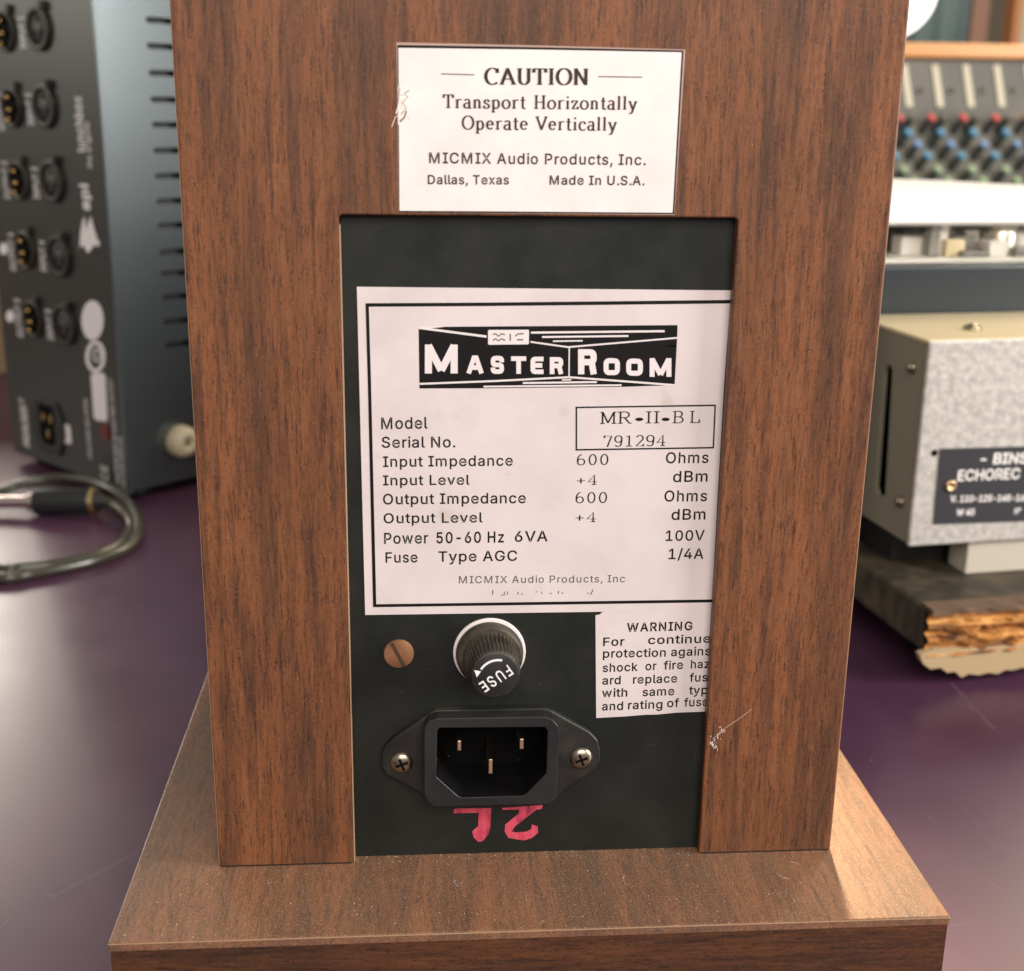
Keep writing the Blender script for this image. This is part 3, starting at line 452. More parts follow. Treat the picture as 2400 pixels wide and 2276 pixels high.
# ---- power inlet
inl = []
flz = YP-2.0
fp = [P4(*q, flz) for q in ((560, 235), (600, 215), (1440, 200), (1490, 218), (1790, 385), (1850, 450), (1868, 520), (1868, 600), (1830, 670), (1560, 860), (1500, 935), (560, 950), (480, 850), (215, 715), (182, 640), (182, 560), (205, 500), (260, 440))]
fp2 = [(p.x, p.z) for p in fp]
sock = link('power_inlet', plate(fp2, [op2], flz, 1.98), M['blackdust'], unit, bevel=.5, seg=3)
bp = [P4(*q, YB) for q in ((508, 400), (512, 345), (545, 300), (610, 278), (1440, 265), (1505, 290), (1545, 340), (1555, 400), (1535, 820), (1520, 900), (1470, 940), (590, 960), (540, 930), (508, 860))]
bp2 = [(p.x, p.z) for p in bp]
link('socket_rim', plate(bp2, [op2], YB, YP-2.02-YB), M['black'], sock, bevel=.45, seg=3)
# cavity: an open cup
n_ = len(op2); cup = ([Vector((p[0], YB+.7, p[1])) for p in op2]+[Vector((p[0], YP+9, p[1])) for p in op2], [(i, (i+1) % n_, (i+1) % n_+n_, i+n_) for i in range(n_)]+[tuple(range(n_, 2*n_))])
gx, gz = sum(p[0] for p in op2)/n_, sum(p[1] for p in op2)/n_; cup[0][:] = [Vector((gx+(v.x-gx)*.985, v.y-(.4 if v.y < YP else 0), gz+(v.z-gz)*.98)) for v in cup[0]]
link('socket_cavity', cup, M['cavity'], sock)
for (x, y, h) in ((779, 488, 78), (1262, 475, 80), (1021, 650, 112)):
    a = P4(x-15, y-h/2, YP-2.0); b = P4(x+16, y+h/2, YP-2.0)
    link('contact_pin', box(a.x, b.x, YP-2.0, YP+8.5, b.z, a.z), M['brass'], sock, bevel=.15)
def cross_screw(x, y, rpx, yy, m, parent):
    c = P4(x, y, yy); r = (P4(x+rpx, y, yy)-c).length
    v = lathe([(0, 1.15), (r*.35, 1.1), (r*.7, .85), (r*.93, .4), (r, 0), (r, -.3)], c, (0, -1, 0), 28)
    s = link('screw', v, m, parent, smooth=True, auto=50)
    q = []
    for a in (.35, .35+math.pi/2):
        dx, dz = math.cos(a), math.sin(a); L, Wd = r*.55, r*.11
        q.append(([c+Vector((dx*i*L-dz*j*Wd, -.4-.80*k, dz*i*L+dx*j*Wd)) for i in (-1, 1) for j in (-1, 1) for k in (0, 1)], [(0, 1, 3, 2), (4, 6, 7, 5), (0, 4, 5, 1), (2, 3, 7, 6), (0, 2, 6, 4), (1, 5, 7, 3)]))
        c = c+Vector((0, -.02, 0))
    link('cross_recess', join(*q), M['cavity'], s)
    return s
cross_screw(335, 620, 92, flz, M['screw'], sock) if False else None
for (x, y) in ((335, 618), (1720, 582)): cross_screw(x, y, 90, flz, M['screw'], unit)

# ---- fuse holder
z3 = Z(840, 1400, 3.297)
def P3(x, y, yy): return onY(z3[0]+x/z3[2], z3[1]+y/z3[2], yy)
fc0 = P3(1013, 428, YP-.6); rw = (P3(1293, 428, YP-.6)-P3(733, 428, YP-.6)).length/2
fh = link('fuse_holder', lathe([(rw*.90, 0), (rw*.93, .9), (rw*.90, 2.6), (rw*.84, 3.1), (rw*.62, 3.2)], (fc0.x, YP-.3, fc0.z), (0, -1, 0), 56), M['fuse'], unit, smooth=True, auto=40)
link('washer', lathe([(rw*.80, .55), (rw*.985, .55), (rw, .4), (rw, 0), (rw*.8, 0)], (fc0.x, YP-.02, fc0.z), (0, -1, 0), 64), M['washer'], fh, smooth=True, auto=30)
HY = 12.0
fcap = P3(1060, 600, YP-HY); rc = (P3(1243, 600, YP-HY)-P3(872, 600, YP-HY)).length/2
axd = Vector((fcap.x-fc0.x, -(HY-.3), fcap.z-fc0.z)); La = axd.length
rb = rw*.735
cap = link('fuse_cap', lathe([(rb, 3.0), (rb*1.0, 3.4), (rb*.985, 3.6), (rb*.90, La-1.6), (rc*1.03, La-.7), (rc, La-.2), (rc*.94, La), (0, La)], (fc0.x, YP-.3, fc0.z), axd, 160, ribs=(2, 3)), M['fuse'], fh, smooth=True, auto=35)
axn = axd.normalized(); f0 = Vector((fc0.x, YP-.3, fc0.z))+axn*(La+.03)
link('cap_face', lathe([(0, 0.06), (rc*.93, .04), (rc*.95, -.02)], f0-axn*.02, axn, 48), M['black'], fh, smooth=True)
ff = Face(f0+axn*.08, axn, z3)
A = ff.P(1205, 590); B = ff.P(985, 735)                     # baseline runs from F (upper right) to E (lower left)
A = ff.P(1152, 522); B = ff.P(928, 668)
up = ff.P(1152+54, 522+84)-ff.P(1152, 522)
ff.vf.append(put(sans2d('FUSE', bold=.012, space=1.12), A, B, up, (ff.P(1152+45, 522+70)-ff.P(1152, 522)).length, axn, capunit=CAPU))
ff.line(arc(1083, 640, 160, 155, -80, -148, 12), 17)
ff.poly([(895, 562), (948, 572), (915, 618)], .03)
ff.make('cap_lettering', M['white'], fh)
# ---- slotted copper screw
c0 = P3(312, 440, YP-.5); r0 = (P3(430, 440, YP-.5)-c0).length
sl = link('slotted_screw', lathe([(0, .95), (r0*.6, .9), (r0*.95, .6), (r0, .3), (r0, 0)], (c0.x, YP-.02, c0.z), (0, -1, 0), 36), M['copper'], unit, smooth=True, auto=40)
d = (P3(345, 510, YP)-P3(262, 355, YP)); d.y = 0; d.normalize(); e = Vector((-d.z, 0, d.x)); cc = Vector((c0.x-.15, YP-1.0, c0.z))
link('slot', ([cc+d*(i*r0*.9)+e*(j*.38)+Vector((0, k*.5, 0)) for i in (-1, 1) for j in (-1, 1) for k in (0, 1)], [(0, 1, 3, 2), (4, 6, 7, 5), (0, 4, 5, 1), (2, 3, 7, 6), (0, 2, 6, 4), (1, 5, 7, 3)]), mat('rusty_slot', (.06, .03, .015), .7), sl)

# ---- rating plate
YR = YP-.12
z1 = Z(780, 480, 2.0392); z2 = Z(840, 900, 2.1978)
f1 = Face((0, YR, 0), (0, -1, 0), z1); f2 = Face((0, YR, 0), (0, -1, 0), z2)
q = [f1.P(115, 392), f1.P(1945, 410), f2.P(1870, 1165), f2.P(35, 1190)]
plt_ = link('rating_plate', prism([(p.x, p.z) for p in q], [], (0, YR, 0), *XZ, .1), M['paper'], unit)
def zc(f, P, src): return None
f1.line([(157, 479), (700, 476), (1300, 470), (1906, 463)], 17); bt = f1.vf[:]; f1.vf = []
f2.vf += bt
f2.line([(45, -411), (57, 0), (71, 600), (84, 1148)], 17, .03)
f2.line([(76, 1142), (1000, 1129), (1829, 1117)], 15, .04)
f2.line([(1922, -430), (1890, 0), (1855, 600), (1827, 1122)], 12, .05)
# model box
for k, (a, b) in enumerate((((1118, 121), (1840, 110)), ((1838, 107), (1828, 330)), ((1831, 328), (1118, 339)), ((1123, 117), (1123, 342)))):
    f2.line([a, b], 8, .03+.006*k)
f2.make('printed_border', M['ink'], plt_)
T = f2.text
L = dict(bold=.011, space=1.05)
T('Model', 118, 232, 357, 229, 58, **L); T('Serial No.', 120, 328, 500, 326, 55, **L)
T('Input Impedance', 127, 427, 795, 420, 53, **L); T('Input Level', 127, 522, 573, 518, 50, **L)
T('Ohms', 1583, 408, 1803, 406, 55, **L); T('dBm', 1620, 505, 1798, 502, 55, **L)
T('Output Impedance', 127, 620, 862, 613, 53, **L); T('Output Level', 130, 717, 640, 712, 50, **L)
T('Ohms', 1575, 605, 1795, 603, 55, **L); T('dBm', 1612, 700, 1787, 697, 54, **L)
T('Power', 133, 823, 360, 820, 55, **L); T('50-60 Hz', 402, 820, 750, 815, 55, bold=.016, space=1.08); T('6VA', 805, 812, 975, 810, 53, **L)
T('100V', 1582, 808, 1782, 805, 52, **L); T('Fuse', 140, 920, 305, 918, 52, **L); T('Type AGC', 412, 915, 818, 910, 52, **L)
T('1/4A', 1597, 902, 1777, 899, 52, **L)
D = dict(kind='serif', thin=.075, thick=.095)
T('600', 1125, 418, 1287, 416, 56, space=.10, **D); T('+4', 1125, 521, 1228, 519, 52, space=.05, **D)
T('600', 1118, 613, 1280, 612, 56, space=.10, **D); T('+4', 1118, 712, 1222, 711, 52, space=.05, **D)
T('MR', 1245, 206, 1408, 204, 62, kind='serif', thin=.07, thick=.095); T('II', 1480, 203, 1550, 202, 62, kind='serif', thin=.07, thick=.095)
T('BL', 1618, 202, 1760, 200, 62, kind='serif', thin=.07, thick=.095, space=.25)
T('791294', 1262, 324, 1580, 319, 58, kind='serif', thin=.07, thick=.10, space=.02)
for x in (1447, 1583): f2.vf.append(([f2.P(a, b)+f2.n*.05 for a, b in circ(x, 182, 21, 14, 9)], [tuple(range(14))]))
f2.make('lettering', M['ink'], plt_)
T('MICMIX Audio Products, Inc', 518, 1027, 1373, 1021, 37, bold=.004, space=1.08)
for x, y, w_, h_ in ((692, 1085, 5, 24), (735, 1088, 22, 4), (752, 1082, 5, 12), (768, 1086, 4, 18), (822, 1085, 5, 14), (836, 1083, 12, 4), (913, 1072, 10, 4), (944, 1082, 4, 12), (985, 1080, 12, 4), (1030, 1080, 5, 14), (1045, 1078, 12, 4), (1178, 1078, 8, 4)):
    f2.line([(x, y), (x+.1, y-h_)] if h_ > w_ else [(x, y), (x+w_, y-2)], min(w_, h_), .02)
f2.line([(1195, 1085), (1210, 1060)], 5)
f2.make('worn_lettering', M['ink2'], plt_)
# logo block
f1.poly([(410, 584), (1648, 575), (1646, 635), (1634, 858), (1632, 862), (1385, 870), (720, 877), (414, 878)], .02)
f1.make('logo_block', M['ink'], plt_)
f1.line([(412, 588), (735, 630)], 11, .04); f1.poly([(408, 582), (560, 581), (412, 595)], .05)
f1.line([(945, 655), (1130, 681)], 8, .045); f1.line([(1126, 680), (1646, 636)], 8, .05); f1.line([(1130, 680), (1129, 824)], 6, .055)
f1.line([(947, 611), (1586, 604)], 10, .04); f1.line([(1000, 632), (1413, 627)], 9, .04); f1.line([(1052, 652), (1194, 650)], 7, .04)
f1.line([(413, 856), (780, 842), (1129, 824)], 9, .045); f1.line([(1129, 824), (1400, 844), (1636, 862)], 9, .05)
f1.line([(1095, 837), (1140, 836)], 7, .04); f1.line([(908, 852), (1262, 847)], 9, .04); f1.line([(720, 869), (1380, 862)], 8, .04)
f1.poly([(742, 602), (746, 598), (934, 597), (938, 601), (937, 664), (932, 667), (746, 669), (742, 665)], .05)
# wide rounded bold capitals
def wl(strokes, w_, k0=.06):
    V, F = [], []
    for s_ in strokes: v, f = ribbon(s_, lambda a, b: w_, 0); n = len(V); V += v; F += [tuple(i+n for i in q) for q in f]
    v, f = union2d((V, F)); f1.vf.append(([f1.P(p[0], p[1])+f1.n*k0 for p in v], f))
def box_letter(ch, x0, y0, x1, y1, w_):
    """x0,y0 = upper left; x1,y1 = lower right of the letter"""
    h = w_/2; X0, X1, Y0, Y1 = x0+h, x1-h, y0+h, y1-h; Ym = (Y0+Y1)/2; r = min(X1-X0, Y1-Y0)*.28
    def rnd(p, closed=False):
        out = []
        q = p if not closed else p+[p[0], p[1]]
        for i in range(len(q)):
            if 0 < i < len(q)-1:
                a, b, c = (Vector((*q[j], 0)) for j in (i-1, i, i+1)); u, v = (a-b), (c-b)
                ru = min(r, u.length*.49); rv = min(r, v.length*.49); s0 = b+u.normalized()*ru; s1 = b+v.normalized()*rv
                for t in (0, .25, .5, .75, 1): pt = s0*(1-t)**2+b*2*t*(1-t)+s1*t*t; out.append((pt.x, pt.y))
            elif not closed: out.append(q[i])
        if closed: out.append(out[0])
        return out
    if ch == 'M': return [[(X0, y1), (X0, y0)], [(X0, y0+4), ((X0+X1)/2, y1-w_*.42)], [((X0+X1)/2, y1-w_*.42), (X1, y0+4)], [(X1, y0), (X1, y1)]]
    if ch == 'A': return [[(X0-2, y1), ((X0+X1)/2-3, y0+2)], [((X0+X1)/2+3, y0+2), (X1+2, y1)], [(X0+8, Ym+(Y1-Ym)*.45), (X1-8, Ym+(Y1-Ym)*.45)], [((X0+X1)/2-12, Y0-2), ((X0+X1)/2+12, Y0-2)]]
    if ch == 'S': return [rnd([(X1, Y0+(Ym-Y0)*.6), (X1, Y0), (X0, Y0), (X0, Ym), (X1, Ym), (X1, Y1), (X0, Y1), (X0, Y1-(Y1-Ym)*.6)])]
    if ch == 'T': return [[(x0, Y0), (x1, Y0)], [((X0+X1)/2, Y0), ((X0+X1)/2, y1)]]
    if ch == 'E': return [rnd([(x1, Y0), (X0, Y0), (X0, Y1), (x1, Y1)]), [(X0, Ym), (x1-6, Ym)]]
    if ch == 'R': 
        Yb = Y0+(Y1-Y0)*.52
        return [[(X0, y1), (X0, y0)], rnd([(x0, Y0), (X1-1, Y0), (X1-1, Yb), (x0, Yb)]), [(X1-9, Yb+w_*.2), (X1, y1)]]
    if ch == 'O': return [rnd([(X0, Y0), (X1, Y0), (X1, Y1), (X0, Y1)], True)]
for ch, x0, y0, x1, y1, w_ in (('M', 440, 668, 597, 806, 34), ('A', 640, 722, 720, 806, 22), ('S', 755, 722, 818, 808, 22), ('T', 852, 724, 924, 808, 22), ('E', 945, 726, 1007, 809, 22), ('R', 1037, 728, 1102, 809, 22), ('R', 1172, 690, 1262, 810, 30), ('O', 1294, 733, 1372, 814, 24), ('O', 1402, 735, 1482, 817, 24), ('M', 1514, 733, 1618, 822, 24)):
    wl(box_letter(ch, x0, y0, x1, y1, w_), w_)
f1.text('TM', 1598, 682, 1640, 681, 12, bold=.02)
f1.make('logo_lettering', M['white'] if False else mat('plate_show_through', (.80, .74, .73), .4), plt_)
# tiny emblem in the white tab
for s_ in ([(765, 620), (778, 616), (792, 628), (806, 616), (822, 620)], [(765, 648), (778, 640), (792, 650), (806, 640), (824, 648)], [(848, 616), (848, 650)], [(872, 628), (884, 617), (912, 616)], [(880, 645), (910, 645)]): f1.line(s_, 6, .075)
f1.make('emblem', M['ink2'], plt_)

# ---- warning sticker
z5 = Z(1340, 1380, 4.4955); YW = YP-.10
f5 = Face((0, YW, 0), (0, -1, 0), z5)
o5 = [(250, 280), (295, 272), (322, 245), (420, 238), (1500, 222), (1475, 1292), (1100, 1305), (1000, 1315), (900, 1325), (770, 1328), (560, 1345), (258, 1362)]
wp = [f5.P(*a) for a in o5]
ws = link('warning_sticker', prism([(p.x, p.z) for p in wp], [], (0, YW, 0), *XZ, .08), M['paper'], unit)
B5 = dict(bold=.014, space=1.05)
f5.text('WARNING', 580, 452, 1270, 434, 88, bold=.020, space=1.08)
for t, x0, y0, x1, y1 in (('For', 330, 602, 555, 597), ('continue', 803, 583, 1462, 566), ('protection', 328, 726, 990, 713), ('agains', 1045, 709, 1462, 698), ('shock', 325, 876, 695, 864), ('or', 775, 858, 893, 854), ('fire', 968, 851, 1172, 842), ('haz', 1253, 839, 1450, 832), ('ard', 322, 1009, 515, 1003), ('replace', 645, 999, 1110, 985), ('fus', 1240, 979, 1430, 973), ('with', 318, 1141, 585, 1134), ('same', 745, 1131, 1080, 1119), ('typ', 1235, 1113, 1430, 1107), ('and', 318, 1281, 540, 1275), ('rating', 592, 1269, 955, 1259), ('of', 1003, 1248, 1130, 1244), ('fuse', 1182, 1241, 1436, 1232)):
    f5.text(t, x0, y0, x1, y1, 86, **B5)
f5.make('lettering', M['ink'], ws)

# ---- caution sticker on the wooden board
z8 = Z(900, 80, 2.6730)
f8 = Face((0, -.06, 0), (0, -1, 0), z8)
rim = [f8.P(*a) for a in ((78, 52), (1000, 72), (1888, 97), (1884, 160), (1820, 1133), (90, 1118))]
cs = link('caution_sticker', prism([(p.x, p.z) for p in rim], [], (0, -.06, 0), *XZ, .055), M['clear'], unit)
f8.p0.y = -.07
f8.poly([(84, 68), (1000, 83), (1876, 103), (1818, 1128), (92, 1117)], .01); f8.make('printed_border', M['ink'], cs)
tear = [(93, 318), (140, 325), (160, 350), (150, 400), (148, 440), (135, 480), (135, 515), (110, 555), (94, 575)]
f8.poly([(90, 86), (1000, 98), (1864, 114), (1808, 1119), (600, 1110), (97, 1107), (94, 575)]+tear[::-1][1:], .03); f8.make('sticker_face', M['paper2'], cs)
f8.poly(tear+[(88, 560), (88, 330)], .025); f8.poly([(92, 372), (118, 335), (150, 325), (155, 350), (148, 372), (120, 385)], .12); f8.poly([(118, 395), (146, 398), (140, 440), (118, 470), (112, 440)], .16); f8.line([(108, 400), (88, 450), (76, 500)], 7, .2); f8.line([(120, 470), (100, 500), (72, 520), (48, 582)], 4, .2)
f8.make('torn_foil', M['foil'], cs)
f8.line([(158, 350), (128, 372), (150, 392), (118, 430), (140, 462), (108, 500)], 4, .24); f8.line([(140, 480), (128, 520), (100, 548)], 9, .24); f8.line([(96, 330), (92, 400), (80, 470)], 4, .24)
f8.make('tear_line', mat('tear_brown', (.16, .10, .07), .6), cs)
f8.p0.y = -.13
f8.line([(358, 249), (565, 255)], 6); f8.line([(1342, 266), (1617, 270)], 6)
f8.text('CAUTION', 627, 316, 1278, 319, 104, kind='serif', thin=.06, thick=.19, space=.04)
f8.text('Transport Horizontally', 367, 463, 1585, 474, 86, kind='serif', thin=.07, thick=.15, space=.06)
f8.text('Operate Vertically', 487, 597, 1458, 605, 86, kind='serif', thin=.07, thick=.15, space=.06)
f8.text('MICMIX Audio Products, Inc.', 283, 808, 1640, 820, 66, bold=.012, space=1.07)
f8.text('Dallas, Texas', 275, 939, 783, 941, 56, bold=.014, space=1.06); f8.text('Made In U.S.A.', 1037, 942, 1632, 946, 56, bold=.014, space=1.06)
f8.make('lettering', mat('brownish_black_ink', (.016, .008, .008), .5), cs)

# ---- red marker characters under the socket
f4 = Face((0, YP, 0), (0, -1, 0), z4)
f4.poly([(738, 978), (760, 972), (1028, 968), (1026, 990), (1012, 1004), (738, 1009)], .03)
f4.poly([(930, 1000), (1024, 985), (1020, 1110), (1005, 1170), (960, 1225), (925, 1230), (890, 1195), (878, 1150), (905, 1125), (925, 1110)], .04)
f4.poly([(1112, 968), (1424, 945), (1418, 972), (1395, 980), (1112, 982)], .03)
f4.poly([(1240, 980), (1380, 978), (1210, 1110), (1185, 1150), (1230, 1158), (1225, 1210), (1160, 1200), (1130, 1150), (1135, 1095), (1240, 1010)], .04)
f4.poly([(1225, 1156), (1300, 1150), (1335, 1130), (1340, 1095), (1385, 1110), (1388, 1160), (1340, 1200), (1280, 1218), (1220, 1210)], .05)
f4.make('red_marking', M['red'], unit)
# ---- chip of lint and the fine strand on the right-hand board
fb = Face((0, -.05, 0), (0, -1, 0), z5)
fb.line([(1895, 1270), (1790, 1350), (1700, 1410), (1600, 1480), (1540, 1540), (1480, 1580)], 2.6, .05)
rl_ = random.Random(3)
for _ in range(46):
    cx_, cy_, sx_ = rl_.choice(((1495, 1625, 22), (1500, 1660, 20), (1585, 1490, 14), (1470, 1600, 20), (1535, 1545, 16))); x = rl_.gauss(cx_, sx_); y = rl_.gauss(cy_, sx_*1.3); a_ = rl_.uniform(0, 3.1); L_ = rl_.uniform(4, 20)
    fb.line([(x, y), (x+math.cos(a_)*L_, y+math.sin(a_)*L_)], rl_.uniform(3, 9), .04+rl_.random()*.15)
tag(fb.make('lint', M['web'], unit), kind='stuff')
# ---- dust specks: uncountable
random.seed(4)
def specks(n_, gen, r0, r1, name, par, mt):
    vf = []
    for _ in range(n_):
        p, nn = gen(); r = r0+(r1-r0)*random.random()**3
        a = nn.orthogonal().normalized(); b = nn.cross(a); k = random.random()*6
        ring = [p+(a*math.cos(k+i*2.1)+b*math.sin(k+i*2.1)*random.uniform(.5, 1))*r for i in range(3)]
        vf.append((ring+[p+nn*r*.8], [(0, 1, 2), (0, 1, 3), (1, 2, 3), (2, 0, 3)]))
    return tag(link(name, join(*vf), mt, par), kind='stuff')
specks(600, lambda: (Vector((random.uniform(BL+1, BR-1), YF+.6+abs(random.gauss(0, 1))*13 % 26, .0)), Vector((0, 0, 1))), .02, .17, 'dust_specks', unit, M['dust'])
fb_ = []
for _ in range(4):
    x, y = random.uniform(BL+4, BR-4), random.uniform(YF+3, -1.2); a = random.uniform(0, 6.3); L_ = random.uniform(1.2, 4)
    fb_.append(tube(smoothpath([(x+math.cos(a)*L_*t+math.sin(t*5+a)*.35, y+math.sin(a)*L_*t, .07) for t in (0, .33, .66, 1)], 4), .03, 5))
tag(link('lint_fibres', join(*fb_), M['web'], unit), kind='stuff')
specks(420, lambda: (Vector((random.uniform(CL, CR), YP-random.random()**2*3.5-.1, 0)), Vector((0, 0, 1))), .04, .22, 'corner_dust', unit, mat('olive_dust', (.36, .31, .20), .9))
specks(240, lambda: (Vector((random.uniform(CL+1, CR-1), YP-.01, random.uniform(1, 48))), Vector((0, -1, 0))), .02, .11, 'panel_dust', unit, mat('grey_dust', (.35, .33, .28), .9))
specks(160, lambda: (Vector((random.choice((random.uniform(XL+1, CL-1), random.uniform(CR+1, XR-1))), -.0, random.uniform(0, 190))), Vector((0, -1, 0))), .03, .13, 'board_dust', unit, M['dust'])
specks(600, lambda: (Vector((random.uniform(-330, 330), random.uniform(-60, 330), TZ)), Vector((0, 0, 1))), .05, .35, 'table_dust', None, mat('pale_dust', (.45, .38, .38), .9))

# ================================================================ LEFT: VENTED RACK UNIT STANDING ON ITS END
k0 = onZ(300, 1180, TZ); RZ = math.radians(44)
rack = root('rack_unit', 'dark metal rack unit with rows of round audio connectors, left of the walnut cabinet', 'rack unit', (k0.x, k0.y, TZ), RZ)
RM = WM[rack.name]; RI = RM.inverted()
nx = RM.to_3x3() @ Vector((-1, 0, 0)); ny = RM.to_3x3() @ Vector((0, -1, 0))
def PL(px, py, off=0): return RI @ hit(px, py, k0+nx*off, nx)          # point on the connector panel (local y,z)
def SL(px, py, off=0): return RI @ hit(px, py, k0+ny*off, ny)          # point on the vented side (local x,z)
RW = PL(33, 1062).y; RH = 430; RD = 210
def grad_metal(name, c, r, mt=0): 
    m = mat(name, c, r, mt, spec=.6); n = NT(m); a = n.noise(n.map((1, 1, 1)), 700, 3, .6); n.bump(a, .08, .0001); return m
mp = grad_metal('charcoal_panel_paint', (.024, .023, .018), .36); ms = grad_metal('blue_grey_case_paint', (.165, .19, .195), .27, .8)
link('connector_panel', box(0, 2, 0, RW, 6, RH, RM), mp, rack, bevel=.6)
link('panel_trim', box(-.4, 2.5, -2.2, -.3, 5, RH, RM), ms, rack, bevel=.3)
# vented side: a plate with real slots, rows of stadium holes
slots = []
def stad(cx, cz, L, h, n=5):
    r = h/2; o = []
    for k in range(n+1): a = -math.pi/2+math.pi*k/n; o.append((cx+L/2-r+r*math.cos(a), cz+r*math.sin(a)))
    for k in range(n+1): a = math.pi/2+math.pi*k/n; o.append((cx-L/2+r+r*math.cos(a), cz+r*math.sin(a)))
    return o
rows = [(370, 48), (376, 109), (382, 172), (388, 234), (394, 293), (398, 353), (403, 412), (405, 471), (408, 528), (410, 590), (414, 640), (417, 695), (420, 752), (424, 806)]
for (px, py) in rows:
    c = SL(px, py); x = SL(343+(py-48)*.058, py).x
    for j in range(3): slots.append(stad(x+8+j*24, c.z, 17, 3.0))
pv = RM.to_3x3()
def local_prism(outer, holes, y, t, M_):
    o = M_ @ Vector((0, y, 0)); R3 = M_.to_3x3(); return prism(outer, holes, o, R3 @ Vector((1, 0, 0)), R3 @ Vector((0, 0, 1)), R3 @ Vector((0, 1, 0)), t)
link('vented_side', local_prism([(2.6, 6), (RD, 6), (RD, RH), (2.6, RH)], slots, 0, 1.4, RM), ms, rack)
link('inner_chassis', box(6, RD-2, 6, RW-4, 8, RH-2, RM), mat('dark_chassis', (.03, .032, .03), .5), rack)
link('end_panel', box(2.6, RD, 1.45, RW, 6, 7.8, RM), mp, rack)
# rubber foot at the side
c = SL(418, 1032); c = RM @ Vector((c.x, 0, c.z))
ft = link('side_foot', lathe([(8.4, 0), (8.8, 2), (8.5, 6), (7.2, 8.5), (4.6, 9.6), (2.6, 9.4), (2.3, 7.5), (0, 7.4)], c, ny, 40), mat('cream_rubber', (.62, .54, .36), .45), rack, smooth=True)
link('foot_screw', lathe([(0, 8.2), (1.6, 8.1), (2.0, 7.5)], c, ny, 20), M['screw'], ft, smooth=True)
# base feet
for (x, y) in ((14, 14), (RD-14, 14), (14, RW-14), (RD-14, RW-14)):
    link('foot', lathe([(7, 0), (7.5, 1), (7, 6)], RM @ Vector((x, y, 0)), (0, 0, 1), 20), M['black'], rack, smooth=True)
# connectors
def ring(o, ax, r0, r1, h, n=36): return lathe([(r0, 0), (r0, h), ((r0+r1)/2, h+.4), (r1, h), (r1, 0)], o, ax, n)
mring = dusty('connector_ring', (.022, .022, .017), (.10, .09, .06), .4, .4); mface = mat('connector_face', (.055, .048, .044), .5)
mgold = mat('gold_pin', (.55, .36, .14), .25, 1)
for px, py in ((93, 67), (107, 249), (125, 425), (142, 600), (154, 761)):
    l = PL(px, py); o = RM @ Vector((0, l.y, l.z))
    j = link('female_connector', ring(o, nx, 10.8, 8.2, 2.2), mring, rack, smooth=True, auto=40)
    link('connector_face', lathe([(0, 1.2), (8.1, 1.1), (8.2, .1)], o, nx, 28), mface, j, smooth=True)
    link('release_tab', box(-3.2, .1, l.y-8, l.y-4.5, l.z+8.5, l.z+13, RM), mring, j, bevel=.5)
    for a in (90, 210, 330):
        q = o+(pv @ Vector((0, math.cos(math.radians(a))*4.2, math.sin(math.radians(a))*4.2)))
        link('pin_hole', lathe([(0, 1.32), (1.3, 1.3), (1.35, 1.0)], q, nx, 10), M['cavity'], j)
for px, py in ((14, 74), (31, 252), (46, 423), (62, 586), (80, 747)):
    l = PL(px, py); o = RM @ Vector((0, l.y, l.z))
    j = link('male_connector', ring(o, nx, 10.2, 8.2, 1.8), mring, rack, smooth=True, auto=40)
    link('connector_well', lathe([(0, .35), (8.1, .3), (8.2, .1)], o, nx, 28), M['cavity'], j)
    link('release_tab', box(-2.6, .1, l.y-8, l.y-5.0, l.z+8.5, l.z+13, RM), mring, j, bevel=.5)
    for dy, dz in ((-2.2, 5.0), (-4.2, -1.2), (-.8, -6.2)):
        q = RM @ Vector((0, l.y+dy*.6, l.z+dz)); link('pin', lathe([(1.45, 0), (1.45, 4), (.9, 5), (0, 5.2)], q, nx, 12), mgold, j, smooth=True)
# power inlet
l = PL(116, 995); o = Vector((0, l.y, l.z))
R3 = RM.to_3x3()
def panel_prism(pts, x, t, holes=()): return prism(pts, holes, RM @ Vector((x, 0, 0)), R3 @ Vector((0, 1, 0)), R3 @ Vector((0, 0, 1)), R3 @ Vector((1, 0, 0)), t)
pi_ = link('power_inlet', panel_prism([(l.y+a, l.z+b) for a, b in ((-11, 14), (11, 14), (17, 4), (17, -4), (11, -16), (-11, -16), (-17, -4), (-17, 4))], -1.6, 1.5, [[(l.y+a, l.z+b) for a, b in ((-8, 11), (8, 11), (8, -8), (4, -12), (-4, -12), (-8, -8))]]), M['black'], rack, bevel=.4)
link('socket_well', panel_prism([(l.y+a, l.z+b) for a, b in ((-8, 11), (8, 11), (8, -8), (4, -12), (-4, -12), (-8, -8))], -.3, .25), M['cavity'], pi_)
for a, b in ((-4, 4), (4, 4), (0, -5)): link('pin', box(-1.4, -.3, l.y+a-1, l.y+a+1, l.z+b-2.2, l.z+b+2.2, RM), mgold, pi_)
